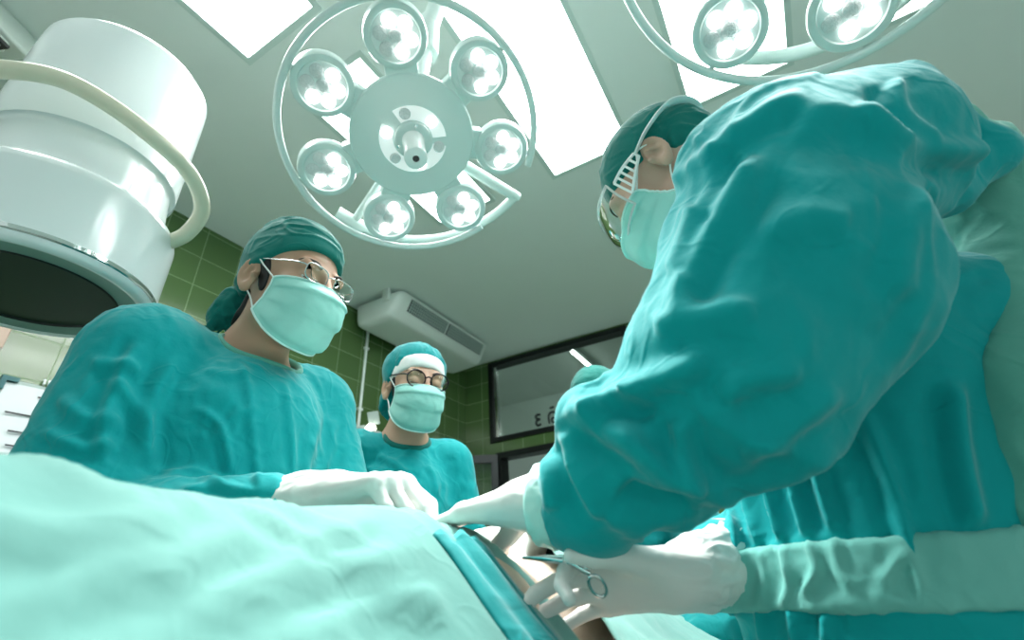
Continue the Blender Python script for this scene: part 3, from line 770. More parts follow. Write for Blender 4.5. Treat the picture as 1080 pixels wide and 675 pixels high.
def hand_parts(wrist, X, Z, right, curl, spread=(.14, .04, -.06, -.18), thumb=(.5, -.5, .25, .25), s=1.0, inflate=0.0):
    """implicit hand: X runs to the fingers, Z is the back of the hand; curl holds three bends for each finger"""
    X = nrm(X); Z = np.asarray(Z, float); Z = nrm(Z-X*(Z@X)); Y = np.cross(Z, X)*(1 if right else -1)
    B = np.array([X, Y, Z]).T; wrist = np.asarray(wrist, float)
    W = lambda v: wrist+B@(A(*v)*s)
    ys = (.030, .0095, -.0105, -.029); xs = (.090, .094, .089, .080)
    lens = ((.043, .026, .021), (.047, .030, .022), (.044, .028, .021), (.035, .021, .019)); rr = (.0098, .0100, .0095, .0085)
    fl = (B[:, 2], 1.25)
    pal = [cone(W((-.005, 0, 0)), W((.03, 0, -.002)), .027*s+inflate, .030*s+inflate, (B[:, 2], 1.45))]
    for k in range(4):
        pal.append((cone(W((.015, ys[k]*.6, 0)), W((xs[k], ys[k], .0)), .0155*s+inflate, .0125*s+inflate), .016))
    pal.append((cone(W((.018, .022, -.008)), W((.055, .040, -.014)), .017*s+inflate, .0145*s+inflate), .014))
    palm = union(pal, .016)
    fingers = []
    for k in range(4):
        p = A(xs[k], ys[k], 0); ang = 0; sp = spread[k]; pts = [p]
        for j in range(3):
            ang += curl[k][j]
            p = p+lens[k][j]*A(math.cos(ang)*math.cos(sp), math.sin(sp)*math.cos(ang), -math.sin(ang)); pts.append(p)
        r = rr[k]*s
        fingers.append(union([cone(W(pts[0]), W(pts[1]), r*1.08+inflate, r+inflate), (cone(W(pts[1]), W(pts[2]), r*1.02+inflate, r*.93+inflate), .002), (cone(W(pts[2]), W(pts[3]), r*.93+inflate, r*.80+inflate), .002)], .002))
    a1, b1, c1, d1 = thumb      # outward angle, drop, bends of the two outer joints
    p = A(.022, .026, -.010); dirv = A(math.cos(a1)*math.cos(b1), math.sin(a1)*math.cos(b1), math.sin(b1)); pts = [p]
    inw = A(0, -1, -.25)
    for L_, bend in ((.046, 0), (.034, c1), (.028, d1)):
        dirv = nrm(dirv+bend*(A(1, 0, 0)*.6+inw*.8)); p = p+L_*dirv; pts.append(p)
    fingers.append(union([cone(W(pts[0]), W(pts[1]), .0155*s+inflate, .0125*s+inflate), (cone(W(pts[1]), W(pts[2]), .0122*s+inflate, .011*s+inflate), .003), (cone(W(pts[2]), W(pts[3]), .0112*s+inflate, .0085*s+inflate), .003)], .003))
    def f(p):
        d0 = palm(p); d = d0
        for g in fingers: d = np.minimum(d, smin(d0, g(p), .009*s))
        return d
    f.W = W; f.B = B
    return f

def glove(name, parent, hand, wrist, back, r0=.033, r1=.043, h=.0022, mt=None, rim=True, wr=.0016, box=None):
    wrist, back = np.asarray(wrist, float), np.asarray(back, float)
    mid = wrist+(back-wrist)*.35
    f = union([hand, (cone(wrist, mid, .030, r0), .02), (cone(mid, back, r0, r1), .01)], .02)
    n = nrm(back-wrist)
    f = both(f, half(n, back), .003)
    c = hand.W((.09, 0, 0)); pts = np.array([wrist, back, c]); lo, hi = pts.min(0)-.115, pts.max(0)+.115
    def disp(V, N):
        q = (V-wrist)@n; u = V*1.0
        ring = crumple(V-np.outer(q, n)*.55, .035, wr, seed=3.1)
        amt = smooth01((q+.02)/.06)*1.6+.25
        return ring*amt-wr*.4
    o = sdf_obj(name, f, lo, hi, h, mt or M_GLOVE, parent, 1, disp)
    if rim:
        Rr = frame_from(n); V = []
        a = np.linspace(0, 2*PI, 40, endpoint=False)
        V = [back-n*.002+Rr@A((r1+.0012)*math.cos(x), (r1+.0012)*math.sin(x), .002*math.sin(3*x)) for x in a]
        MB().tube(V, .0028, 8, closed=True).build('glove_rim', mt or M_GLOVE, o)
    return o

def mask_mesh(parent, R, t, mt=M_MASK, sx=1.0, droop=0.0, wear=1.0):
    nu, nv = 49, 41; Vv = []
    cy = spline([(-.117, -.001), (-.132, -.016), (-.138, -.034), (-.133, -.058), (-.124, -.085), (-.106, -.110), (-.078, -.124)], 12)
    ct = np.linspace(0, 1, len(cy))
    for thick in (0, 1):
        for i in range(nv):
            tv = i/(nv-1); c = A(np.interp(tv, ct, cy[:, 0]), np.interp(tv, ct, cy[:, 1]))
            for j in range(nu):
                u = -1+2*j/(nu-1); wgt = (1-abs(u)**2.3); wz = (1-abs(u)**2.6)
                side = A(-.046+.030*tv, -.006-.064*tv)
                wgt_y = 1-abs(u)**(1.55+.85*float(smooth01(tv/.4))); y = side[0]+(c[0]-side[0])*wgt_y; z = side[1]+(c[1]-side[1])*wz
                x = sx*.0705*math.sin(u*PI/2*.98)*(1-.06*math.sin(tv*PI)+.10*tv*(1-abs(u)))*(1.02-.10*tv*wgt)
                # pleats
                s_ = (tv*3.2) % 1.0; pl = (.0055*smooth01(s_/.75)-.0055*smooth01((s_-.8)/.2))*smooth01((1-abs(u))/.18)*(1 if .08 < tv < .93 else 0)
                nn = A(x*10, -1, -.25+(-.9*max(0, tv-.6)*2)); nn = nrm(nn)
                p = A(x, y, z)+nn*(pl-thick*.0016)
                Vv.append(p)
    Vv = np.array(Vv)
    half_ = nu*nv
    wob = crumple(Vv[:half_], .045, .0018, (1, 1, 1.8), 5.5)
    Vv[:half_] += np.outer(wob, A(0, -1, -.1)); Vv[half_:] += np.outer(wob, A(0, -1, -.1))
    F = []
    for i in range(nv-1):
        for j in range(nu-1):
            a = i*nu+j; F.append([a, a+nu, a+nu+1, a+1]); F.append([half_+a, half_+a+1, half_+a+nu+1, half_+a+nu])
    bd = [j for j in range(nu)]+[i*nu+nu-1 for i in range(1, nv)]+[(nv-1)*nu+j for j in range(nu-2, -1, -1)]+[i*nu for i in range(nv-2, 0, -1)]
    for k in range(len(bd)):
        a, b = bd[k], bd[(k+1) % len(bd)]; F.append([a, b, half_+b, half_+a])
    Wd = Vv@np.asarray(R).T+np.asarray(t)
    o = mesh('face_mask', Wd, F, mt, parent)
    # stitched edge bands and ear loops
    top = Wd[[j for j in range(nu)]]; bot = Wd[[(nv-1)*nu+j for j in range(nu)]]
    lft = Wd[[i*nu for i in range(nv)]]; rgt = Wd[[i*nu+nu-1 for i in range(nv)]]
    e = MB()
    for line in (top, bot, lft, rgt): e.tube(line, .0021, 6)
    e.build('edge_band', M_MASKEDGE, o)
    Wl = P_local(R, t)
    for s_, line in ((-1, lft), (1, rgt)):
        e = MB()
        e.tube(spline([line[1], Wl(s_*.078, -.012, .018), Wl(s_*.082, .006, .032), Wl(s_*.080, .026, .022)], 6), .0016, 6)
        e.tube(spline([line[-2], Wl(s_*.072, .0, -.045), Wl(s_*.076, .016, -.028), Wl(s_*.079, .030, -.006), Wl(s_*.080, .026, .022)], 6), .0016, 6)
        e.build('ear_loop', M_LOOP, o)
    return o

def eyes(parent, R, t, look=-.5):
    for s_ in (-1, 1):
        c = P_local(R, t)(s_*.032, -.0795, .013)
        Rg = np.asarray(R)@rodrigues((look, 0, 0))
        e = MB().sphere(c, .0135, 20).build('eyeball', M_EYEW, parent)
        n = -Rg[:, 1]
        MB().lathe([(.0, .01392), (.0058, .0126)], 20, frame_from(n), c).build('iris', M_IRIS, e)
        MB().lathe([(.0, .01402), (.0026, .0137)], 14, frame_from(n), c).build('pupil', M_BLACK, e)
        # brow
        Wl = P_local(R, t)
        b = spline([Wl(s_*.016, -.0945, .036), Wl(s_*.030, -.0935, .042), Wl(s_*.046, -.0840, .0435), Wl(s_*.056, -.072, .038)], 6)
        rb = np.interp(np.linspace(0, 1, len(b)), [0, .3, 1], [.0030, .0036, .0008])
        ls = [c+np.asarray(R)@A(.0150*math.sin(q)*.97, -.0150*math.cos(q)*.97, .0150*(-.50+.10*q*q)) for q in np.linspace(-1.05, 1.05, 14)]
        MB().tube(ls, .0010, 6).build('eyelashes', M_BROW, parent)
        MB().tube(b, rb, 8, squash=(np.asarray(R)[:, 1], .40)).build('eyebrow', M_BROW, parent)
M_EYEW = mat('eye white', (.72, .70, .66), .2); M_IRIS = mat('brown iris', (.05, .025, .012), .15)

def spectacles(parent, R, t, mt, round_=False, thick=.0011, drop=0.0):
    Wl = P_local(R, t)
    root = None; mb = MB(); lenses = []
    for s_ in (-1, 1):
        c = A(s_*.034, -.110, .0145-drop); q = []
        for k in range(40):
            a = 2*PI*k/40; ca, sa = math.cos(a), math.sin(a)
            if round_: x, z = .0262*ca, .0232*sa
            else:
                ex = 2/3.2; x = .0255*abs(ca)**ex*np.sign(ca); z = .0165*abs(sa)**ex*np.sign(sa)
            q.append(A(c[0]+x, c[1]+.10*(c[0]+x)**2*s_*s_*3.2+.18*(z)*-.35, c[2]+z))
        mb.tube([Wl(*v) for v in q], thick, 8, closed=True); lenses.append((c, q))
        hx = s_*.060; hy = c[1]+.012
        mb.tube([Wl(*v) for v in ((s_*.0590, c[1]+.0012, c[2]+.006), (s_*.063, c[1]+.006, c[2]+.008), (s_*.067, hy+.006, c[2]+.010), (s_*.071, hy+.022, c[2]+.012))], thick*1.2, 8)
        mb.tube([Wl(*v) for v in spline([(s_*.071, hy+.022, c[2]+.012), (s_*.0765, -.04, c[2]+.014), (s_*.0800, -.0, c[2]+.018), (s_*.080, .024, c[2]+.012), (s_*.078, .040, c[2]-.016)], 6)], thick*1.15, 8)
    z = lenses[0][0][2]
    mb.tube([Wl(*v) for v in spline([(-.0105, -.111, z+.004), (0, -.117, z+.008), (.0105, -.111, z+.004)], 6)], thick*1.1, 8)
    fr = mb.build('eyeglasses', mt, parent)
    for c, q in lenses:
        n = len(q); V = [Wl(*v) for v in q]+[Wl(c[0], np.mean([v[1] for v in q])-.001, c[2])]
        F = [[i, (i+1) % n, n] for i in range(n)]
        V2 = [v+np.asarray(R)@A(0, .0012, 0) for v in V]; V = V+V2; F = F+[[f[0]+n+1, f[2]+n+1, f[1]+n+1] for f in F]+[[i, n+1+i, n+1+(i+1) % n, (i+1) % n] for i in range(n)]
        mesh('lens', V, F, M_LENS, fr)
    return fr

def rig_points(**k): return {a: np.asarray(b, float) for a, b in k.items()}
def body_sdf(j, R, t, hands, hs=1.0):
    """one continuous figure: head, neck, trunk, arms and legs meeting at the joints"""
    hd = local(HEAD, R, t)
    Wl = P_local(R, t)
    nk0 = Wl(0, .022, -.05)
    lat = nrm(j['shl']-j['shr']); lat[2] = 0; lat = nrm(lat); fwd = np.cross(lat, A(0, 0, 1))
    fs = [hd, (cone(nk0, j['neck'], .051, .056), .03), (cone(j['neck'], j['chest'], .060, .095, (fwd, 1.2)), .04), (cone(j['chest'], j['pelvis'], .115, .12, (fwd, 1.3)), .05),
          (cone(j['neck']-A(0, 0, .02), j['shl'], .048, .044), .03), (cone(j['neck']-A(0, 0, .02), j['shr'], .048, .044), .03)]
    for s in 'lr':
        fs += [(cone(j['sh'+s], j['el'+s], .044, .034), .02), (cone(j['el'+s], j['wr'+s], .032, .021), .012)]
        hip = j['pelvis']+lat*(.085 if s == 'l' else -.085)
        kn = A(hip[0], hip[1], .48)+fwd*.015; an = A(hip[0], hip[1], .09)-fwd*.01
        fs += [(cone(hip, kn, .085, .055), .03), (cone(kn, an, .055, .036), .02), (cone(an-A(0, 0, .045), an+fwd*.15-A(0, 0, .06), .034, .028), .02)]
    for hnd in hands: fs.append(((lambda p, h=hnd: h(p)+.0042), .004))
    return union(fs, .03)
def person(name, label, group, j, R, t, hands, skinmat, gown, h_body=.0042, hl=.0024):
    loc = (j['pelvis'][0], j['pelvis'][1], 0)
    root = thing('person', label, 'person', loc, group)
    f = body_sdf(j, R, t, hands)
    allp = np.array(list(j.values())+[t]+[h.W((.12, 0, 0)) for h in hands])
    lo, hi = allp.min(0)-.26, allp.max(0)+.26; lo[2] = -.01
    sdf_obj('body', f, lo, hi, h_body, skinmat, root, 1)
    return root
def shoes(root, j):
    lat = nrm(j['shl']-j['shr']); lat[2] = 0; lat = nrm(lat); fwd = np.cross(lat, A(0, 0, 1))
    for s in (1, -1):
        c = j['pelvis']+lat*.085*s; c[2] = 0
        f = both(union([ell(c+A(0, 0, .045)-fwd*.03, (.05, .05, .055)), (cone(c+fwd*.03+A(0, 0, .04), c+fwd*.15+A(0, 0, .03), .05, .045), .03)], .03), half((0, 0, -1), (0, 0, .002)), .004)
        sdf_obj('clog', f, c-.28, c+A(.28, .28, .16), .008, M_SHOE, root, 1)
        kn = c+A(0, 0, .5)
        sdf_obj('trouser_leg', cone(c+A(0, 0, .12), c+A(0, 0, .62), .075, .10), c-.15, c+A(.15, .15, .75), .012, M_TEAL2, root, 2, lambda V, N: crumple(V, .12, .007, (1, 1, .5)))
def scrub_cap(parent, R, t, mt, grow=1.0, c=(0, .020, .058), r=(.083, .105, .088), n=(0, .43, .903), d=.012, name='scrub_cap', extra=None, folds=None, h=.0032):
    e = ell(c, A(*r)*grow)
    if extra: e = union([e]+extra, .03)
    f = both(e, lambda p: d-(p@nrm(A(*n))), .006)
    V, F = polygonise(f, A(-.16, -.16, -.22), A(.16, .24, .2), h)
    V = relax(V, F, 1); N = vnormals(V, F)
    V = V+N*(folds(V) if folds else crumple(V, .09, .0022, (.6, 1.2, 1.4), 2.2))[:, None]
    return mesh(name, V@np.asarray(R).T+np.asarray(t), F, mt, parent)

# ------------------------------------------------------------------ head poses found from the photograph
R1 = A([.9966, -.0816, .0132], [.0824, .9665, -.2432], [.0071, .2435, .9699]); T1 = A(.5033, .7794, 1.5353)
R2 = A([.8603, .506, -.061], [-.508, .8417, -.1827], [-.0412, .1882, .9813]); T2 = A(1.0441, .9101, 1.5146)
R3 = A([-.9776, -.2065, -.0415], [.1801, -.9215, .3442], [-.1093, .329, .938]); T3 = A(.6904, .0535, 1.5986)
def ortho(R): u, _, v = np.linalg.svd(R); return u@v
R1, R2, R3 = ortho(R1), ortho(R2), ortho(R3)
earw = T3+R3@A(.079, .018, 0); R3 = R3@rodrigues((.25, 0, 0)); T3 = earw-R3@A(.079, .018, 0)
def gown_mesh(name, parent, parts, k, lo, hi, h, mt, neck=None, folds=None, lines=(), fold_amp=.006, seed=1.0, it=2, size=.11, stretch=(1, 1, .55), label=None, fine=.0016):
    fo = union(parts, k) if callable(parts[0]) else parts[0][0]
    f = fo
    if neck is not None: f = cut(f, neck, .006)
    def disp(V, N):
        if neck is not None: NECK[name] = (V.copy(), neck(V), fo(V))
        d = globals()['creases'](V, size, fold_amp, stretch, seed)+crumple(V, size*.32, fine, (1, 1, .7), seed+9, 2)-fine*.6
        if lines: d = d+strokes(V, N, lines)
        if folds: d = d+folds(V, N)
        return d
    return sdf_obj(name, f, lo, hi, h, mt, parent, it, disp, label)
Z_ = A(0, 0, 1); NECK = {}

# ---- first assistant: man in thin metal spectacles
j = rig_points(neck=(.505, .868, 1.405), chest=(.505, .865, 1.25), pelvis=(.51, .875, .93), shr=(.345, .905, 1.365), shl=(.665, .872, 1.355),
               elr=(.305, .865, 1.065), wrr=P(350, 520, .685), ell=(.715, .76, 1.0), wrl=P(560, 566, .80))
h1 = hand_parts(j['wrr'], P(462, 500, .645)-P(352, 518, .685), Z_*.95-RX*.25+A(0, -.1, 0), True, ((.75, .75, .5), (.85, .8, .5), (.95, .85, .5), (1.0, .85, .5)), (.10, .03, -.05, -.14), (.5, -.7, .25, .2), s=1.1)
h2 = hand_parts(j['wrl'], P(538, 618, .70)-j['wrl'], A(.3, .5, .55), False, ((.15, .25, .2), (.25, .35, .3), (.5, .5, .4), (.7, .6, .4)), thumb=(.6, -.6, .3, .2), s=.95)
p1 = person('person', 'person in thin metal spectacles and dark green cap behind the large mint drape', 'surgical team', j, R1, T1, [h1, h2], M_SKIN1, None, .0033)
shoes(p1, j)
neckhole = ell((.505, .795, 1.435), (.088, .115, .062), rodrigues((-.42, 0, 0)))
cr1 = [([(150, 360), (128, 395), (112, 440), (105, 490)], .009, 9), ([(190, 372), (165, 410), (152, 455), (140, 500)], .010, 10), ([(96, 385), (125, 384), (150, 392)], .008, 7),
       ([(120, 400), (150, 440), (160, 500)], .008, 8), ([(205, 430), (232, 450), (244, 500)], .007, 5), ([(60, 420), (90, 440), (130, 445)], .006, 8), ([(45, 455), (80, 470), (130, 470)], .006, 7),
       ([(250, 375), (262, 410), (268, 470), (274, 520)], .004, 5), ([(300, 400), (306, 450), (312, 520)], .0045, 4), ([(335, 440), (325, 480), (318, 520)], .006, 6), ([(352, 440), (345, 480), (335, 515)], .006, 6),
       ([(215, 390), (240, 395), (270, 390)], .003, 5), ([(225, 470), (245, 440), (275, 430)], .003, 5), ([(170, 505), (205, 498), (240, 512)], .006, 6), ([(190, 520), (225, 512), (275, 520)], .005, 5)]
g = gown_mesh('gown', p1, [cone(j['neck']-Z_*.04, j['chest'], .085, .145, (A(0, 1, 0), 1.2)), cone(j['chest'], j['pelvis'], .165, .19, (A(0, 1, 0), 1.15)), cone(j['pelvis'], A(.51, .90, .42), .19, .23, (A(0, 1, 0), 1.15)),
      cone(j['neck']-Z_*.035+A(0, .02, 0), j['shr'], .068, .082), cone(j['neck']-Z_*.035+A(0, .02, 0), j['shl'], .068, .080),
      cone(j['shr'], j['elr'], .088, .092), (cone(j['elr'], j['wrr']+(j['elr']-j['wrr'])*.25, .085, .046), .03), cone(j['shl'], j['ell'], .085, .075), (cone(j['ell'], j['wrl']+(j['ell']-j['wrl'])*.55, .065, .045), .02)],
      .035, (-.02, .35, .16), (1.05, 1.25, 1.6), .0055, M_TEAL, neckhole, None, cr1, .0055, 2.7)
glove('glove', p1, h1, j['wrr'], j['wrr']+(j['elr']-j['wrr'])*.33, .034, .040)
glove('glove', p1, h2, j['wrl'], j['wrl']+(j['ell']-j['wrl'])*.62, .031, .043)
def neckline(parent, info, cen, axis, mt, wid=.006, n=56, name='neck_binding'):
    """runs a soft band along the edge where the neck opening is cut from the cloth"""
    V, dn, do = info; sel = (np.abs(dn) < .006) & (np.abs(do) < .010); Q = V[sel]-cen
    Rn = frame_from(axis); L_ = Q@Rn; ang = np.arctan2(L_[:, 1], L_[:, 0]); out = []
    for k in range(n):
        d = np.abs((ang-(-PI+2*PI*k/n)+PI) % (2*PI)-PI); near = np.argsort(d)[:5]
        if d[near[0]] < .3: out.append(Q[near].mean(0)+cen)
    out = np.array(out)
    for _ in range(4): out = .5*out+.25*np.roll(out, 1, 0)+.25*np.roll(out, -1, 0)
    return MB().tube(out, wid, 10, closed=True, squash=(axis, 1.3)).build(name, mt, parent)
Rh = rodrigues((-.42, 0, 0))
neckline(p1, NECK['gown'], A(.505, .80, 1.42), A(0, -.4, .9), M_BINDING)
mask_mesh(p1, R1, T1)
eyes(p1, R1, T1, .38)
spectacles(p1, R1, T1, M_METAL, False, .0010)
def capfold1(V): return creases(V, .08, .0035, (.5, 1.1, 2.0), 4.4)+.004*np.exp(-((V[:, 2]-.03-.43*-V[:, 1]*.6)/.008)**2)
cp = scrub_cap(p1, R1, T1, M_CAPG, 1.0, c=(0, .022, .064), r=(.087, .110, .103), n=(0, .48, .877), d=.027, extra=[(ell((0, .085, .02), (.055, .045, .055)), .02)], folds=capfold1)
W1 = P_local(R1, T1)
hv = union([ell((-.020, .125, -.035), (.034, .028, .04)), (ell((-.035, .135, -.06), (.020, .02, .035)), .01), (ell((.0, .125, -.062), (.026, .02, .03)), .01)], .01)
sdf_obj('cap_knot', local(hv, R1, T1), W1(-.02, .13, -.05)-.1, W1(-.02, .13, -.05)+.1, .003, M_CAPG, p1, 1, lambda V, N: crumple(V, .03, .003, (1, 1, 1), 3.))
for q in ([(-.03, .135, -.07), (-.055, .15, -.10), (-.085, .16, -.115)], [(-.02, .13, -.08), (-.04, .14, -.13), (-.06, .13, -.165)]):
    MB().tube([W1(*v) for v in spline(q, 6)], .0045, 8, squash=(A(0, 0, 1), .35)).build('cap_tie', M_CAPG, p1)
def hair(parent, R, t, m_, side=True, th=.003):
    reg = [ell((0, .085, -.045), (.066, .05, .05))]
    if side: reg += [ell((-.072, -.006, .006), (.03, .016, .036)), ell((.072, -.006, .006), (.03, .016, .036))]
    for q in reg:
        f = both(offset(union([ell((0, .014, .048), (.076, .096, .083)), (ell((0, -.032, -.022), (.061, .064, .088)), .03), (cone((0, .022, -.05), (0, .05, -.14), .056, .06), .03)], .03), th), q, .004)
        sdf_obj('hair', local(f, R, t), t-.2, t+.2, .0026, m_, parent, 1, lambda V, N: crumple(V, .012, .0006, (1, 1, .3), 2.))
hair(p1, R1, T1, M_HAIR)

# ---- second assistant: woman in round dark spectacles
f2 = -R2[:, 1]; l2 = R2[:, 0]; f2 = nrm(f2*A(1, 1, 0)); l2 = nrm(l2*A(1, 1, 0))
nk = T2-f2*.075+A(0, 0, -.135)
j = rig_points(neck=nk, chest=nk-f2*.01+A(0, 0, -.16), pelvis=nk-f2*.01+A(0, 0, -.50), shr=nk-l2*.145-f2*.03+A(0, 0, -.045), shl=nk+l2*.145-f2*.02+A(0, 0, -.055),
               elr=nk-l2*.20-f2*.02+A(0, 0, -.32), ell=nk+l2*.20+A(0, 0, -.32), wrr=nk-l2*.14+f2*.17+A(0, 0, -.42), wrl=nk+l2*.14+f2*.17+A(0, 0, -.42))
hs = [hand_parts(j['wrr'], f2*1+l2*.2, Z_, True, ((.3, .4, .3),)*4, s=.9), hand_parts(j['wrl'], f2-l2*.2, Z_, False, ((.3, .4, .3),)*4, s=.9)]
p2 = person('person', 'person in round dark spectacles, teal cap and white headband, standing near the tiled corner', 'surgical team', j, R2, T2, hs, M_SKIN2, None, .0033)
shoes(p2, j)
nh = ell(nk+f2*.065+A(0, 0, .03), (.078, .085, .055), np.array([l2, np.cross(Z_, l2), Z_]).T@rodrigues((-.5, 0, 0)))
cr2 = [([(395, 480), (420, 492), (440, 520)], .007, 4), ([(380, 490), (400, 505), (410, 525)], .006, 4), ([(450, 490), (458, 505), (462, 525)], .005, 3)]
g = gown_mesh('gown', p2, [cone(nk-Z_*.035, j['chest'], .075, .125, (f2, 1.15)), cone(j['chest'], j['pelvis'], .14, .17, (f2, 1.1)), cone(j['pelvis'], j['pelvis']*A(1, 1, 0)+Z_*.42, .17, .21),
      cone(nk-Z_*.03-f2*.02, j['shr'], .058, .07), cone(nk-Z_*.03-f2*.02, j['shl'], .058, .07), cone(j['shr'], j['elr'], .075, .072), cone(j['shl'], j['ell'], .075, .072),
      (cone(j['elr'], j['wrr'], .066, .045), .03), (cone(j['ell'], j['wrl'], .066, .045), .03)], .035, nk-A(.6, .6, 1.3), nk+A(.6, .6, .2), .0065, M_TEAL, nh, None, cr2, .0055, 6.1)
for h_, s_ in ((hs[0], 'r'), (hs[1], 'l')): glove('glove', p2, h_, j['wr'+s_], j['wr'+s_]+(j['el'+s_]-j['wr'+s_])*.3, h=.003)
B2 = np.array([l2, np.cross(Z_, l2), Z_]).T
neckline(p2, NECK['gown'], nk+f2*.06+A(0, 0, .02), f2*.45+Z_*.9, M_CAPG, .0075)
mask_mesh(p2, R2, T2)
eyes(p2, R2, T2, .42)
spectacles(p2, R2, T2, M_TORT, True, .0019)
W2 = P_local(R2, T2)
scrub_cap(p2, R2, T2, M_TEAL2, 1.04, c=(0, .034, .062), r=(.088, .105, .088), n=(0, .62, .785), d=.020, extra=[(ell((0, .085, -.03), (.074, .065, .10)), .03)], folds=lambda V: crumple(V, .06, .0035, (1.6, .7, .7), 8.))
hb = both(ell((0, .014, .052), (.083, .106, .091)), lambda p: (.017-(p@nrm(A(0, .40, .917)))), .004)
hb = both(hb, lambda p: (p@nrm(A(0, .40, .917)))-.060, .004)
sdf_obj('headband', local(hb, R2, T2), T2-.16, T2+.19, .0028, M_LOOP, p2, 1)
hair(p2, R2, T2, M_HAIR)

# ---- fourth person: only a cap and parts of the gown show behind the surgeon's arm
T4 = A(1.56, .53, 1.52); R4 = frame_from(Z_, A(0, -1, 0)); R4 = np.array([A(.0, -1, 0), A(1, 0, 0), A(0, 0, 1)]).T@rodrigues((.3, 0, 0))
f4 = -R4[:, 1]*A(1, 1, 0); f4 = nrm(f4); l4 = nrm(R4[:, 0]*A(1, 1, 0)); nk = T4-f4*.07-Z_*.13
j = rig_points(neck=nk, chest=nk-Z_*.16-f4*.01, pelvis=nk-Z_*.50-f4*.02, shr=nk-l4*.16-Z_*.05, shl=nk+l4*.16-Z_*.05, elr=nk-l4*.22+f4*.03-Z_*.31, ell=nk+l4*.24+f4*.05-Z_*.30,
               wrr=nk-l4*.12+f4*.22-Z_*.38, wrl=P(762, 628, 1.07))
hs = [hand_parts(j['wrr'], f4, Z_, True, ((.3, .4, .3),)*4, s=.95), hand_parts(j['wrl'], P(728, 634, 1.0)-P(765, 632, 1.05), Z_-FW*.4, False, ((.25, .4, .3),)*4, s=.62)]
p4 = person('person', 'person mostly hidden behind the big teal sleeve, only cap top and gown showing', 'surgical team', j, R4, T4, hs, M_SKIN3, None, .0045)
shoes(p4, j)
gown_mesh('gown', p4, [cone(nk-Z_*.03, j['chest'], .08, .14, (f4, 1.15)), cone(j['chest'], j['pelvis'], .155, .18), cone(j['pelvis'], j['pelvis']*A(1, 1, 0)+Z_*.42, .18, .22),
      cone(nk-Z_*.03, j['shr'], .065, .08), cone(nk-Z_*.03, j['shl'], .065, .08), cone(j['shr'], j['elr'], .082, .078), cone(j['shl'], j['ell'], .082, .078),
      (cone(j['elr'], j['wrr'], .07, .048), .03), (cone(j['ell'], j['wrl'], .07, .045), .03)], .035, nk-A(.75, .75, 1.3), nk+A(.6, .6, .2), .008, M_TEAL2, None, None, (), .008, 3.3)
for h_, s_ in ((hs[0], 'r'), (hs[1], 'l')): glove('glove', p4, h_, j['wr'+s_], j['wr'+s_]+(j['el'+s_]-j['wr'+s_])*.2, .03, .036, h=.003)
mask_mesh(p4, R4, T4); eyes(p4, R4, T4, .3)
scrub_cap(p4, R4, T4, M_CAPG, 1.02)

# ---- the surgeon in goggles, nearest
f3 = nrm(-R3[:, 1]*A(1, 1, 0))
j = rig_points(neck=(.70, -.055, 1.455), chest=(.77, -.12, 1.28), pelvis=(.84, -.12, .93), shl=P(893, 165, .62), shr=(.925, -.09, 1.385),
               ell=P(800, 395, .48), wrl=P(556, 531, .585), elr=P(850, 565, .84), wrr=P(714, 611, .545))
h1 = hand_parts(j['wrl'], P(441, 548, .70)-P(551, 531, .60), Z_*.9-RX*.2+A(0, 0, .1), False, ((.10, .12, .1), (.14, .14, .1), (.18, .18, .1), (.2, .2, .15)), (.06, .02, -.03, -.07), (.2, -.55, .2, .2))
xr = nrm(-RX*.97-UP*.10+FW*.10)
h2 = hand_parts(j['wrr'], xr, FW*.9+UP*.12, True, ((.55, .85, .5), (.25, .45, .3), (.20, .38, .28), (.15, .32, .25)), (.12, .05, -.08, -.22), (.42, -.28, .08, .0), s=.97)
p3 = person('person', 'person in clear goggles and big teal gown leaning in from the right, holding scissors', 'surgical team', j, R3, T3, [h1, h2], M_SKIN3, None, .0033)
shoes(p3, j)
px = lambda u, v, d, r: (P(u, v, d), r*d/FPX)
ch = [px(908, 170, .62, 90), px(828, 195, .58, 100), px(826, 295, .53, 126), px(772, 390, .49, 112), px(690, 468, .50, 74), px(626, 512, .54, 54), px(606, 533, .56, 44)]
arm = []
for (a, ra), (b, rb) in zip(ch[:-1], ch[1:]): arm.append((cone(a, b, ra, rb), .02))
extra = [px(750, 245, .57, 46), px(760, 178, .60, 45), px(1035, 165, .62, 22), px(632, 545, .54, 38), px(715, 518, .51, 30), px(622, 442, .52, 36), px(1050, 162, .615, 12)]
arm.append((cone(P(955, 95, .60), P(1058, 158, .615), .030, .010), .02)); arm.append((cone(P(1000, 200, .60), P(1058, 160, .615), .030, .010), .02))
arm += [(ball(c_, r_), .03) for c_, r_ in extra[:3]]+[(ball(c_, r_), .03) for c_, r_ in extra[3:]]
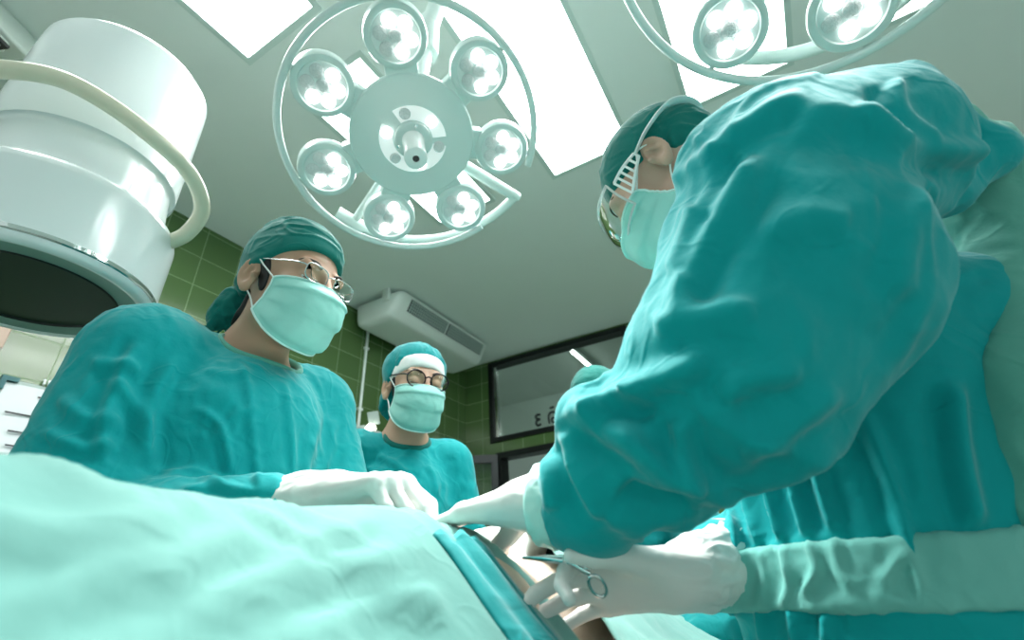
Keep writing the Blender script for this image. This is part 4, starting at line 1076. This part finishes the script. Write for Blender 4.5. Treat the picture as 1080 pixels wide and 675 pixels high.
cr3 = [([(598, 427), (631, 446), (674, 472), (707, 498), (735, 517)], .014, 12), ([(595, 451), (607, 482), (622, 515), (640, 545)], .012, 10), ([(570, 470), (578, 500), (583, 540)], .008, 8),
       ([(650, 518), (690, 538), (735, 534)], -.016, 10), ([(715, 440), (722, 480), (738, 518)], .009, 8), ([(738, 518), (780, 522), (830, 500), (880, 470)], .009, 10),
       ([(700, 200), (740, 170), (790, 130), (850, 95)], .008, 9), ([(705, 330), (735, 270), (770, 210), (800, 160)], .010, 12), ([(690, 350), (740, 330), (800, 335)], .008, 12),
       ([(660, 410), (700, 400), (750, 380)], .009, 11), ([(760, 420), (790, 400), (850, 395)], .006, 12), ([(830, 130), (880, 120), (930, 150), (950, 200)], .006, 14), ([(900, 110), (930, 140), (980, 160), (1050, 160)], .010, 10),
       ([(940, 85), (950, 120), (985, 150)], .008, 8), ([(730, 230), (745, 190), (760, 150)], .006, 8), ([(705, 290), (720, 250), (730, 215)], .007, 8), ([(800, 250), (850, 230), (900, 235)], .005, 14),
       ([(620, 440), (650, 420), (690, 415)], .010, 9), ([(780, 480), (830, 455), (890, 410)], .006, 12), ([(980, 180), (960, 240), (950, 320)], .006, 14)]
cr3b = [([(765, 520), (772, 560), (775, 600)], .007, 5), ([(785, 510), (792, 550), (800, 575)], .008, 5), ([(808, 505), (815, 540), (825, 570)], .008, 5), ([(830, 495), (840, 530), (850, 565)], .007, 6), ([(858, 490), (868, 525), (880, 560)], .006, 7),
        ([(770, 640), (775, 675)], .006, 5), ([(800, 640), (806, 680)], .006, 6), ([(835, 640), (840, 680)], .006, 7), ([(870, 645), (872, 680)], .006, 7), ([(905, 430), (935, 500), (960, 580), (975, 640)], .008, 9), ([(1000, 400), (1010, 480), (1030, 560)], .010, 12)]
arm_f = union([arm[0][0]]+arm[1:], .03)
torso = [cone(A(.735, -.10, 1.40), A(.80, -.10, 1.22), .115, .165), cone(A(.80, -.10, 1.22), A(.835, -.075, .95), .165, .190), cone(A(.835, -.075, .95), A(.85, -.10, .40), .190, .25),
         cone(A(.72, -.09, 1.42), j['shl'], .075, .10), cone(A(.74, -.09, 1.42), j['shr'], .07, .085), cone(j['shr'], j['elr'], .085, .08), (cone(j['elr'], j['wrr']+(j['elr']-j['wrr'])*.27, .078, .053), .03),
         cone(A(.80, -.22, 1.25), A(.88, -.25, .80), .12, .16)]
lo3, hi3 = A(.25, -.6, .15), A(1.3, .45, 1.65)
cr3 = [(p_, a_*1.45, w_*1.35) for p_, a_, w_ in cr3]; cr3b = [(p_, a_*1.5, w_*1.1) for p_, a_, w_ in cr3b]
g3 = gown_mesh('gown', p3, torso, .03, lo3, hi3, .0045, M_TEAL, ell(W_ := A(.70, -.0, 1.50), (.07, .08, .05)), None, cr3b, .0062, 4.2, 2, .13, (1, 1, .75), fine=.0009)
gown_mesh('sleeve', p3, [arm[0][0]]+arm[1:], .02, lo3, hi3, .0040, M_TEAL, None, None, cr3, .0062, 4.2, 2, .13, (1, 1, .75), fine=.0009)
# belt: a wide folded band of paler cloth lying on the gown at the waist
tor = union(torso, .03)
b_hi, b_lo = on_x(905, 556, .80)[2]+.0, on_x(905, 640, .80)[2]
pa, pb, pc_ = P(757, 583, .64), P(905, 553, .62), P(1015, 548, .60)
n_up = nrm(np.cross(pb-pa, pc_-pa+FW*.10)); n_up = n_up if n_up[2] > 0 else -n_up
n_up = nrm(n_up*.15+Z_)
zb0, zb1 = P(765, 640, .64), P(757, 583, .64)
bf = both(both(offset(tor, .007), half(Z_, zb1), .004), half(-Z_, zb0), .004)
cr_b = [([(775, 590), (780, 620), (778, 640)], .005, 5), ([(800, 580), (806, 610), (802, 640)], .005, 5), ([(825, 575), (832, 610), (826, 640)], .006, 6), ([(850, 570), (862, 600), (845, 630)], .006, 6), ([(880, 565), (885, 600), (900, 620)], .005, 7), ([(930, 620), (955, 585), (975, 630)], .006, 7)]
sdf_obj('belt', bf, lo3, hi3, .0045, M_BELT, p3, 1, lambda V, N: crumple(V, .05, .003, (1, 1, .5), 6.6)-.001+strokes(V, N, cr_b))
kn = union([ball(P(1045, 590, .455), .020), (ball(P(1062, 600, .455), .024), .012), (cone(P(1040, 600, .455), P(1052, 640, .46), .012, .016), .012), (cone(P(1060, 610, .455), P(1085, 660, .46), .014, .020), .012)], .012)
sdf_obj('belt_knot', kn, P(1055, 610, .455)-.13, P(1055, 610, .455)+.13, .003, M_PALEG, p3, 1, lambda V, N: crumple(V, .03, .004, (1, 1, 1), 1.6))
# pale scrub shirt showing where the gown opens at the back
back = union([cone(P(1020, 190, .69), P(1062, 270, .64), .050, .055), (cone(P(1062, 270, .64), P(1090, 410, .51), .055, .045), .03), (cone(P(1090, 410, .51), P(1112, 570, .46), .045, .042), .03), (cone(P(975, 135, .68), P(1020, 175, .69), .045, .055), .03)], .03)
sdf_obj('scrub_shirt', back, A(.4, -.6, .8), A(1.2, .1, 1.7), .0048, M_PALEG, p3, 1, lambda V, N: crumple(V, .10, .008, (1, 1, .4), 5.9)-.004)
# cuffs and gloves
glove('glove', p3, h1, j['wrl'], P(606, 533, .565), .036, .046, wr=.0018)
glove('glove', p3, h2, j['wrr'], j['wrr']+(j['elr']-j['wrr'])*.30, .038, .050, wr=.0022)
cu = both(both(cone(P(545, 531, .59), P(592, 531, .57), .038, .0505), half(nrm(P(592, 531, .57)-P(545, 531, .59)), P(589, 531, .575)), .002), half(-nrm(P(592, 531, .57)-P(545, 531, .59)), P(566, 531, .58)), .002)
sdf_obj('knit_cuff', cu, P(575, 531, .58)-.1, P(575, 531, .58)+.1, .003, M_CUFF, p3, 1, lambda V, N: crumple(V, .03, .002, (1, 1, 1), 2.))
mask_mesh(p3, R3, T3)
eyes(p3, R3, T3, .2)
W3 = P_local(R3, T3)
scrub_cap(p3, R3, T3, M_CAPG, 1.0, d=.014, extra=[(ell((0, .07, .02), (.06, .055, .06)), .02)], folds=lambda V: globals()['creases'](V, .07, .004, (.5, 1.3, 1.6), 9.1))
hair(p3, R3, T3, M_HAIRG, False)
# goggles: one clear wrap-round shell with vented side arms
V = []; F = []; nu, nv = 41, 15
for thick in (0, 1):
    for i in range(nv):
        tz = i/(nv-1)
        for k in range(nu):
            a = (-1+2*k/(nu-1))*1.28; r_ = 1-.012*thick
            x = .083*math.sin(a)*r_; y = (-.030-.098*math.cos(a)**.8)*r_ if math.cos(a) > 0 else -.03
            z = .046-.070*tz-.012*math.cos(a)*tz+.010*math.sin(tz*PI)*0; bul = .010*math.sin(tz*PI)
            V.append(W3(x*(1+bul), y-bul*math.cos(a), z))
hh = nu*nv
for i in range(nv-1):
    for k in range(nu-1):
        a = i*nu+k; F += [[a, a+1, a+nu+1, a+nu], [hh+a, hh+a+nu, hh+a+nu+1, hh+a+1]]
bd = list(range(nu))+[i*nu+nu-1 for i in range(1, nv)]+[(nv-1)*nu+k for k in range(nu-2, -1, -1)]+[i*nu for i in range(nv-2, 0, -1)]
for k in range(len(bd)): a, b_ = bd[k], bd[(k+1) % len(bd)]; F.append([a, hh+a, hh+b_, b_])
gg = mesh('goggles', V, F, M_GOGGLE, p3)
e = MB(); e.tube([V[i] for i in bd], .0022, 8, closed=True); e.build('goggle_rim', M_CLEAR, gg)
for s_ in (-1, 1):
    e = MB()
    up_ = [W3(s_*.0795, -.056, .034), W3(s_*.083, -.03, .036), W3(s_*.0835, .0, .034)]; dn = [W3(s_*.0795, -.054, -.010), W3(s_*.083, -.03, .004), W3(s_*.0835, .0, .022)]
    e.tube(spline(up_, 6), .0028, 8).tube(spline(dn, 6), .0028, 8)
    for q in np.linspace(0, 1, 6):
        a, b_ = np.array(up_), np.array(dn); k = q*1.999; i = int(k); f_ = k-i
        e.tube([a[i]*(1-f_)+a[i+1]*f_, b_[i]*(1-f_)+b_[i+1]*f_], .0022, 8)
    e.build('side_vent', M_LOOP, gg)
e = MB(); st = spline([W3(-.0845, .0, .03), W3(-.088, .045, .038), W3(-.07, .10, .045), W3(0, .131, .05), W3(.07, .10, .045), W3(.088, .045, .038), W3(.0845, .0, .03)], 8)
e.tube(st, .010, 10, squash=(R3[:, 1], .25)).build('strap', M_LOOP, gg)

# ------------------------------------------------------------------ operating table, patient, drapes
TY = .42
t = thing('operating_table', 'operating table under the drapes, black pad on steel column', 'table', (.65, TY, 0))
MB().box((-.55, TY-.27, .70), (1.25, TY+.27, .745), bev=.008).build('table_top', M_METAL, t)
MB().box((-.55, TY-.255, .745), (1.25, TY+.255, .81), bev=.02).build('pad', M_PAD, t)
MB().box((.45, TY-.14, .12), (.80, TY+.14, .70), bev=.02).build('column', M_METAL, t)
MB().box((.20, TY-.24, .0), (1.10, TY+.24, .12), bev=.03).build('base', M_GREYBOX, t)
pt = thing('person', 'person lying under mint drapes with a patch of bare chest in the opening', 'person', (.6, TY, .81))
Tp = A(1.05, TY, .93); Rp = np.array([A(0, 1, 0), A(1, 0, 0)*1.0, A(0, 0, 1)]).T
Rp = np.array([A(0, -1, 0), A(0, 0, -1), A(1, 0, 0)]).T       # face up, crown towards +X
fs = [local(HEAD, Rp, Tp), (cone((.98, TY, .91), (.88, TY, .91), .055, .07), .03), (cone((.84, TY, .925), (.55, TY, .915), .115, .122, (A(0, 1, 0), .92)), .05), (cone((.55, TY, .915), (.25, TY, .905), .122, .11, (A(0, 1, 0), .92)), .05),
      (cone((.84, TY+.15, .89), (.55, TY+.165, .85), .045, .036), .03), (cone((.84, TY-.15, .89), (.60, TY-.165, .85), .045, .036), .03), (cone((.55, TY+.165, .85), (.30, TY+.16, .85), .036, .028), .02), (cone((.60, TY-.165, .85), (.35, TY-.16, .85), .036, .028), .02),
      (cone((.20, TY+.09, .90), (-.25, TY+.10, .89), .085, .06), .03), (cone((.20, TY-.09, .90), (-.25, TY-.10, .89), .085, .06), .03), (cone((-.25, TY+.10, .89), (-.62, TY+.10, .87), .055, .038), .02), (cone((-.25, TY-.10, .89), (-.62, TY-.10, .87), .055, .038), .02),
      (cone((-.62, TY+.10, .87), (-.66, TY+.11, .97), .036, .026), .02), (cone((-.62, TY-.10, .87), (-.66, TY-.11, .97), .036, .026), .02)]
sdf_obj('body', union(fs, .03), A(-.8, TY-.35, .7), A(1.3, TY+.35, 1.2), .006, M_SKINP, pt, 1)

def drape_obj(name, label, zf, xa, xb, s0, s1, res, mt, thick=.003, cat='drape', group=None):
    """a cloth sheet from edge xa(S) to edge xb(S), S running across the table"""
    S1 = np.linspace(s0, s1, int((s1-s0)/res)+1); wide = float(np.max(xb(S1)-xa(S1))); nx = int(wide/res)+1
    q = np.linspace(0, 1, nx); lo, hi = xa(S1)*np.ones_like(S1), xb(S1)*np.ones_like(S1)
    X = (lo[:, None]+(hi-lo)[:, None]*q).ravel(); S = np.repeat(S1, nx); V = zf(X, S); ny = len(S1)
    F = [(i*nx+k, i*nx+k+1, (i+1)*nx+k+1, (i+1)*nx+k) for i in range(ny-1) for k in range(nx-1)]
    o = mesh(name, V, F, mt, None, True); tag(o, label, cat, group)
    s_ = o.modifiers.new('thickness', 'SOLIDIFY'); s_.thickness = thick; s_.offset = 1.0
    return o
def g_(t, w): return np.exp(-(t/w)**2)
def base_section(S, cy, half, rad, zt):
    """a cloth coordinate S measured across the table from its middle -> (y, z) with rounded edges and a hanging fall"""
    a = np.abs(S); sgn = np.sign(S)
    arc = rad*PI/2
    y = np.where(a < half, a, np.where(a < half+arc, half+rad*np.sin(np.clip((a-half)/rad, 0, PI/2)), half+rad+.05*np.clip(a-half-arc, 0, 9)))
    z = np.where(a < half, 0, np.where(a < half+arc, -rad*(1-np.cos(np.clip((a-half)/rad, 0, PI/2))), -rad-(a-half-arc)))
    return cy+sgn*y, zt+z
DRAPE_FOLDS = [([(-40, 560), (60, 575), (140, 560), (220, 545)], .014, 22), ([(20, 650), (110, 610), (190, 600), (260, 560)], .016, 20), ([(180, 660), (260, 625), (340, 610), (430, 590)], .014, 18), ([(300, 600), (340, 570), (400, 555)], .009, 14), ([(330, 670), (400, 640), (470, 640)], .012, 16), ([(120, 520), (180, 530), (260, 550)], .006, 12)]
def near_drape(X, S):
    y, z = base_section(S, TY, .20, .07, .835)
    t = y-TY
    ridge = (.248-.020*g_(X-.25, .11)+.001*(1-smooth01((X-.08)/.14)))*g_(t, .19)
    ridge = ridge*(1-.30*smooth01((-.1-X)/.5))
    over = smooth01((-.22-z+.85)/.05)*0
    z = z+np.where(np.abs(S) < .34, ridge, ridge*np.exp(-((np.abs(S)-.34)/.05)**2))
    V = np.stack([X, y, z], 1)
    f = creases(V, .16, .006, (1.2, .8, .8), 2.1)
    f2 = crumple(V, .26, .017, (1., .7, .7), 7.3, 1)-.010
    V[:, 2] += f+f2
    hang = smooth01((np.abs(S)-.30)/.15)
    V[:, 1] += np.sign(S)*hang*(.018*np.sin(X*26+1.2*np.sin(X*9))+.012)
    V[:, 2] += .62*strokes(V, -(V-CAM)/np.linalg.norm(V-CAM, axis=1)[:, None], DRAPE_FOLDS)
    # right hand hem folds over and gathers
    e = smooth01((X-.42)/.10)
    V[:, 2] += e*.010*np.sin((X-.42)*150)*smooth01((.2-t)/.2)-.012*e*e
    return V
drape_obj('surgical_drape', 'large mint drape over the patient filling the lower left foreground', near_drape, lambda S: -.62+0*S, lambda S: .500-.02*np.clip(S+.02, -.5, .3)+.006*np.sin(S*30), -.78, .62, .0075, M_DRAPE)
def far_drape(X, S):
    y, z = base_section(S, TY-.01, .22, .06, .828)
    t = y-TY
    ridge = .245*g_(t, .20)*(1-smooth01((X-.68)/.5)*.45)
    z = z+np.where(np.abs(S) < .34, ridge, ridge*np.exp(-((np.abs(S)-.34)/.05)**2))
    V = np.stack([X, y, z], 1)
    V[:, 2] += crumple(V, .12, .008, (1, 1, 1), 12.7, 3)-.004
    hang = smooth01((np.abs(S)-.28)/.15)
    V[:, 1] += np.sign(S)*hang*(.02*np.sin(X*24)+.012)
    return V
FAR_EDGE = lambda S: np.clip(.685+.5*(S+.09), .635, .78)-.005*np.sin(S*40)
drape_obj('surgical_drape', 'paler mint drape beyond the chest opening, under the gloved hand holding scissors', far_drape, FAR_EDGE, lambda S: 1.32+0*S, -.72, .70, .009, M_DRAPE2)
def towel_z(X, S, ridge_h, seed):
    y, z = base_section(S, TY, .21, .065, .828)
    r_ = ridge_h*g_(y-TY, .195); z = z+np.where(np.abs(S) < .34, r_, r_*np.exp(-((np.abs(S)-.34)/.05)**2))
    V = np.stack([X, y, z], 1); V[:, 2] += creases(V, .06, .005, (1.6, .6, 1), seed)
    V[:, 2] += .004*np.sin(X*160+3*np.sin(S*7)); return V
drape_obj('surgical_towel', 'dark teal towel folded along the edge of the large mint drape, beside the bare chest', lambda X, S: towel_z(X, S, .252, 3.3), lambda S: .44+0*S, lambda S: .524+.004*np.sin(S*22), -.60, -.07, .005, M_TEAL2, cat='towel')
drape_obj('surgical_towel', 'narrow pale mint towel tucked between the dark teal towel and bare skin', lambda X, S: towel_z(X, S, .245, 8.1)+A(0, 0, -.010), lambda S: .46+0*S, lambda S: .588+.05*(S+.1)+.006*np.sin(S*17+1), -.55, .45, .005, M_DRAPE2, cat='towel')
# folded teal cloth lying at the far end of the table under a resting hand
fc = union([ell(P(752, 668, 1.02), (.10, .09, .045)), (ell(P(775, 655, 1.02), (.08, .07, .04)), .03)], .03)
o = sdf_obj('folded_cloth', fc, P(760, 665, 1.02)-.22, P(760, 665, 1.02)+.22, .006, M_TEAL2, None, 1, lambda V, N: crumple(V, .07, .007, (1, 1, 1), 4.)); tag(o, 'folded teal cloth at the end of the table under a resting gloved hand', 'cloth')

# scissors in the surgeon's right hand
ds = .535
t = thing('scissors', 'steel surgical scissors held in the goggled person’s gloved right hand', 'scissors', P(600, 592, ds))
def bar(pts, rr, squash=.6): return MB().tube(spline([P(*q) for q in pts], 8), rr, 10, squash=(FW, squash))
def lin(a, b, n): return np.linspace(a, b, n)
b1 = [(551, 588, 0.558), (575, 590, 0.543), (600, 594, 0.528), (613, 601, 0.518), (623, 606, 0.513)]
npt = len(spline(np.array(b1), 8))
bar(b1, np.interp(np.linspace(0, 1, npt), [0, .25, .5, 1], [.0012, .0036, .0034, .0026])).build('blade', M_METAL, t)
b2 = [(551, 589, 0.560), (575, 588.5, 0.548), (600, 588, 0.535), (612, 586, 0.528), (618, 581, 0.528)]
bar(b2, np.interp(np.linspace(0, 1, npt), [0, .25, .5, 1], [.0012, .0036, .0034, .0026])).build('blade', M_METAL, t)
def ring(u, v, d, a, b, tilt):
    q = [P(u+a*math.cos(x)*math.cos(tilt)-b*math.sin(x)*math.sin(tilt), v+a*math.cos(x)*math.sin(tilt)+b*math.sin(x)*math.cos(tilt), d+.004*math.cos(x)) for x in np.linspace(0, 2*PI, 32, endpoint=False)]
    return MB().tube(q, .0021, 10, closed=True)
ring(630, 618, 0.510, 12.5, 7.5, 1.0).build('finger_ring', M_METAL, t)
ring(620, 574, 0.538, 8, 6, -.5).build('finger_ring', M_METAL, t)
c0 = P(597, 591, 0.530); MB().lathe([(0, -.0045), (.0042, -.004), (.0042, .004), (0, .0045)], 16, frame_from(FW), c0).build('pivot', M_CHROME, t)
MB().box((-.004, -.006, -.0025), (.004, .006, .0025), np.array([RX, UP, -FW]).T, P(619, 599, .518), bev=.001).build('ratchet', M_CHROME, t)
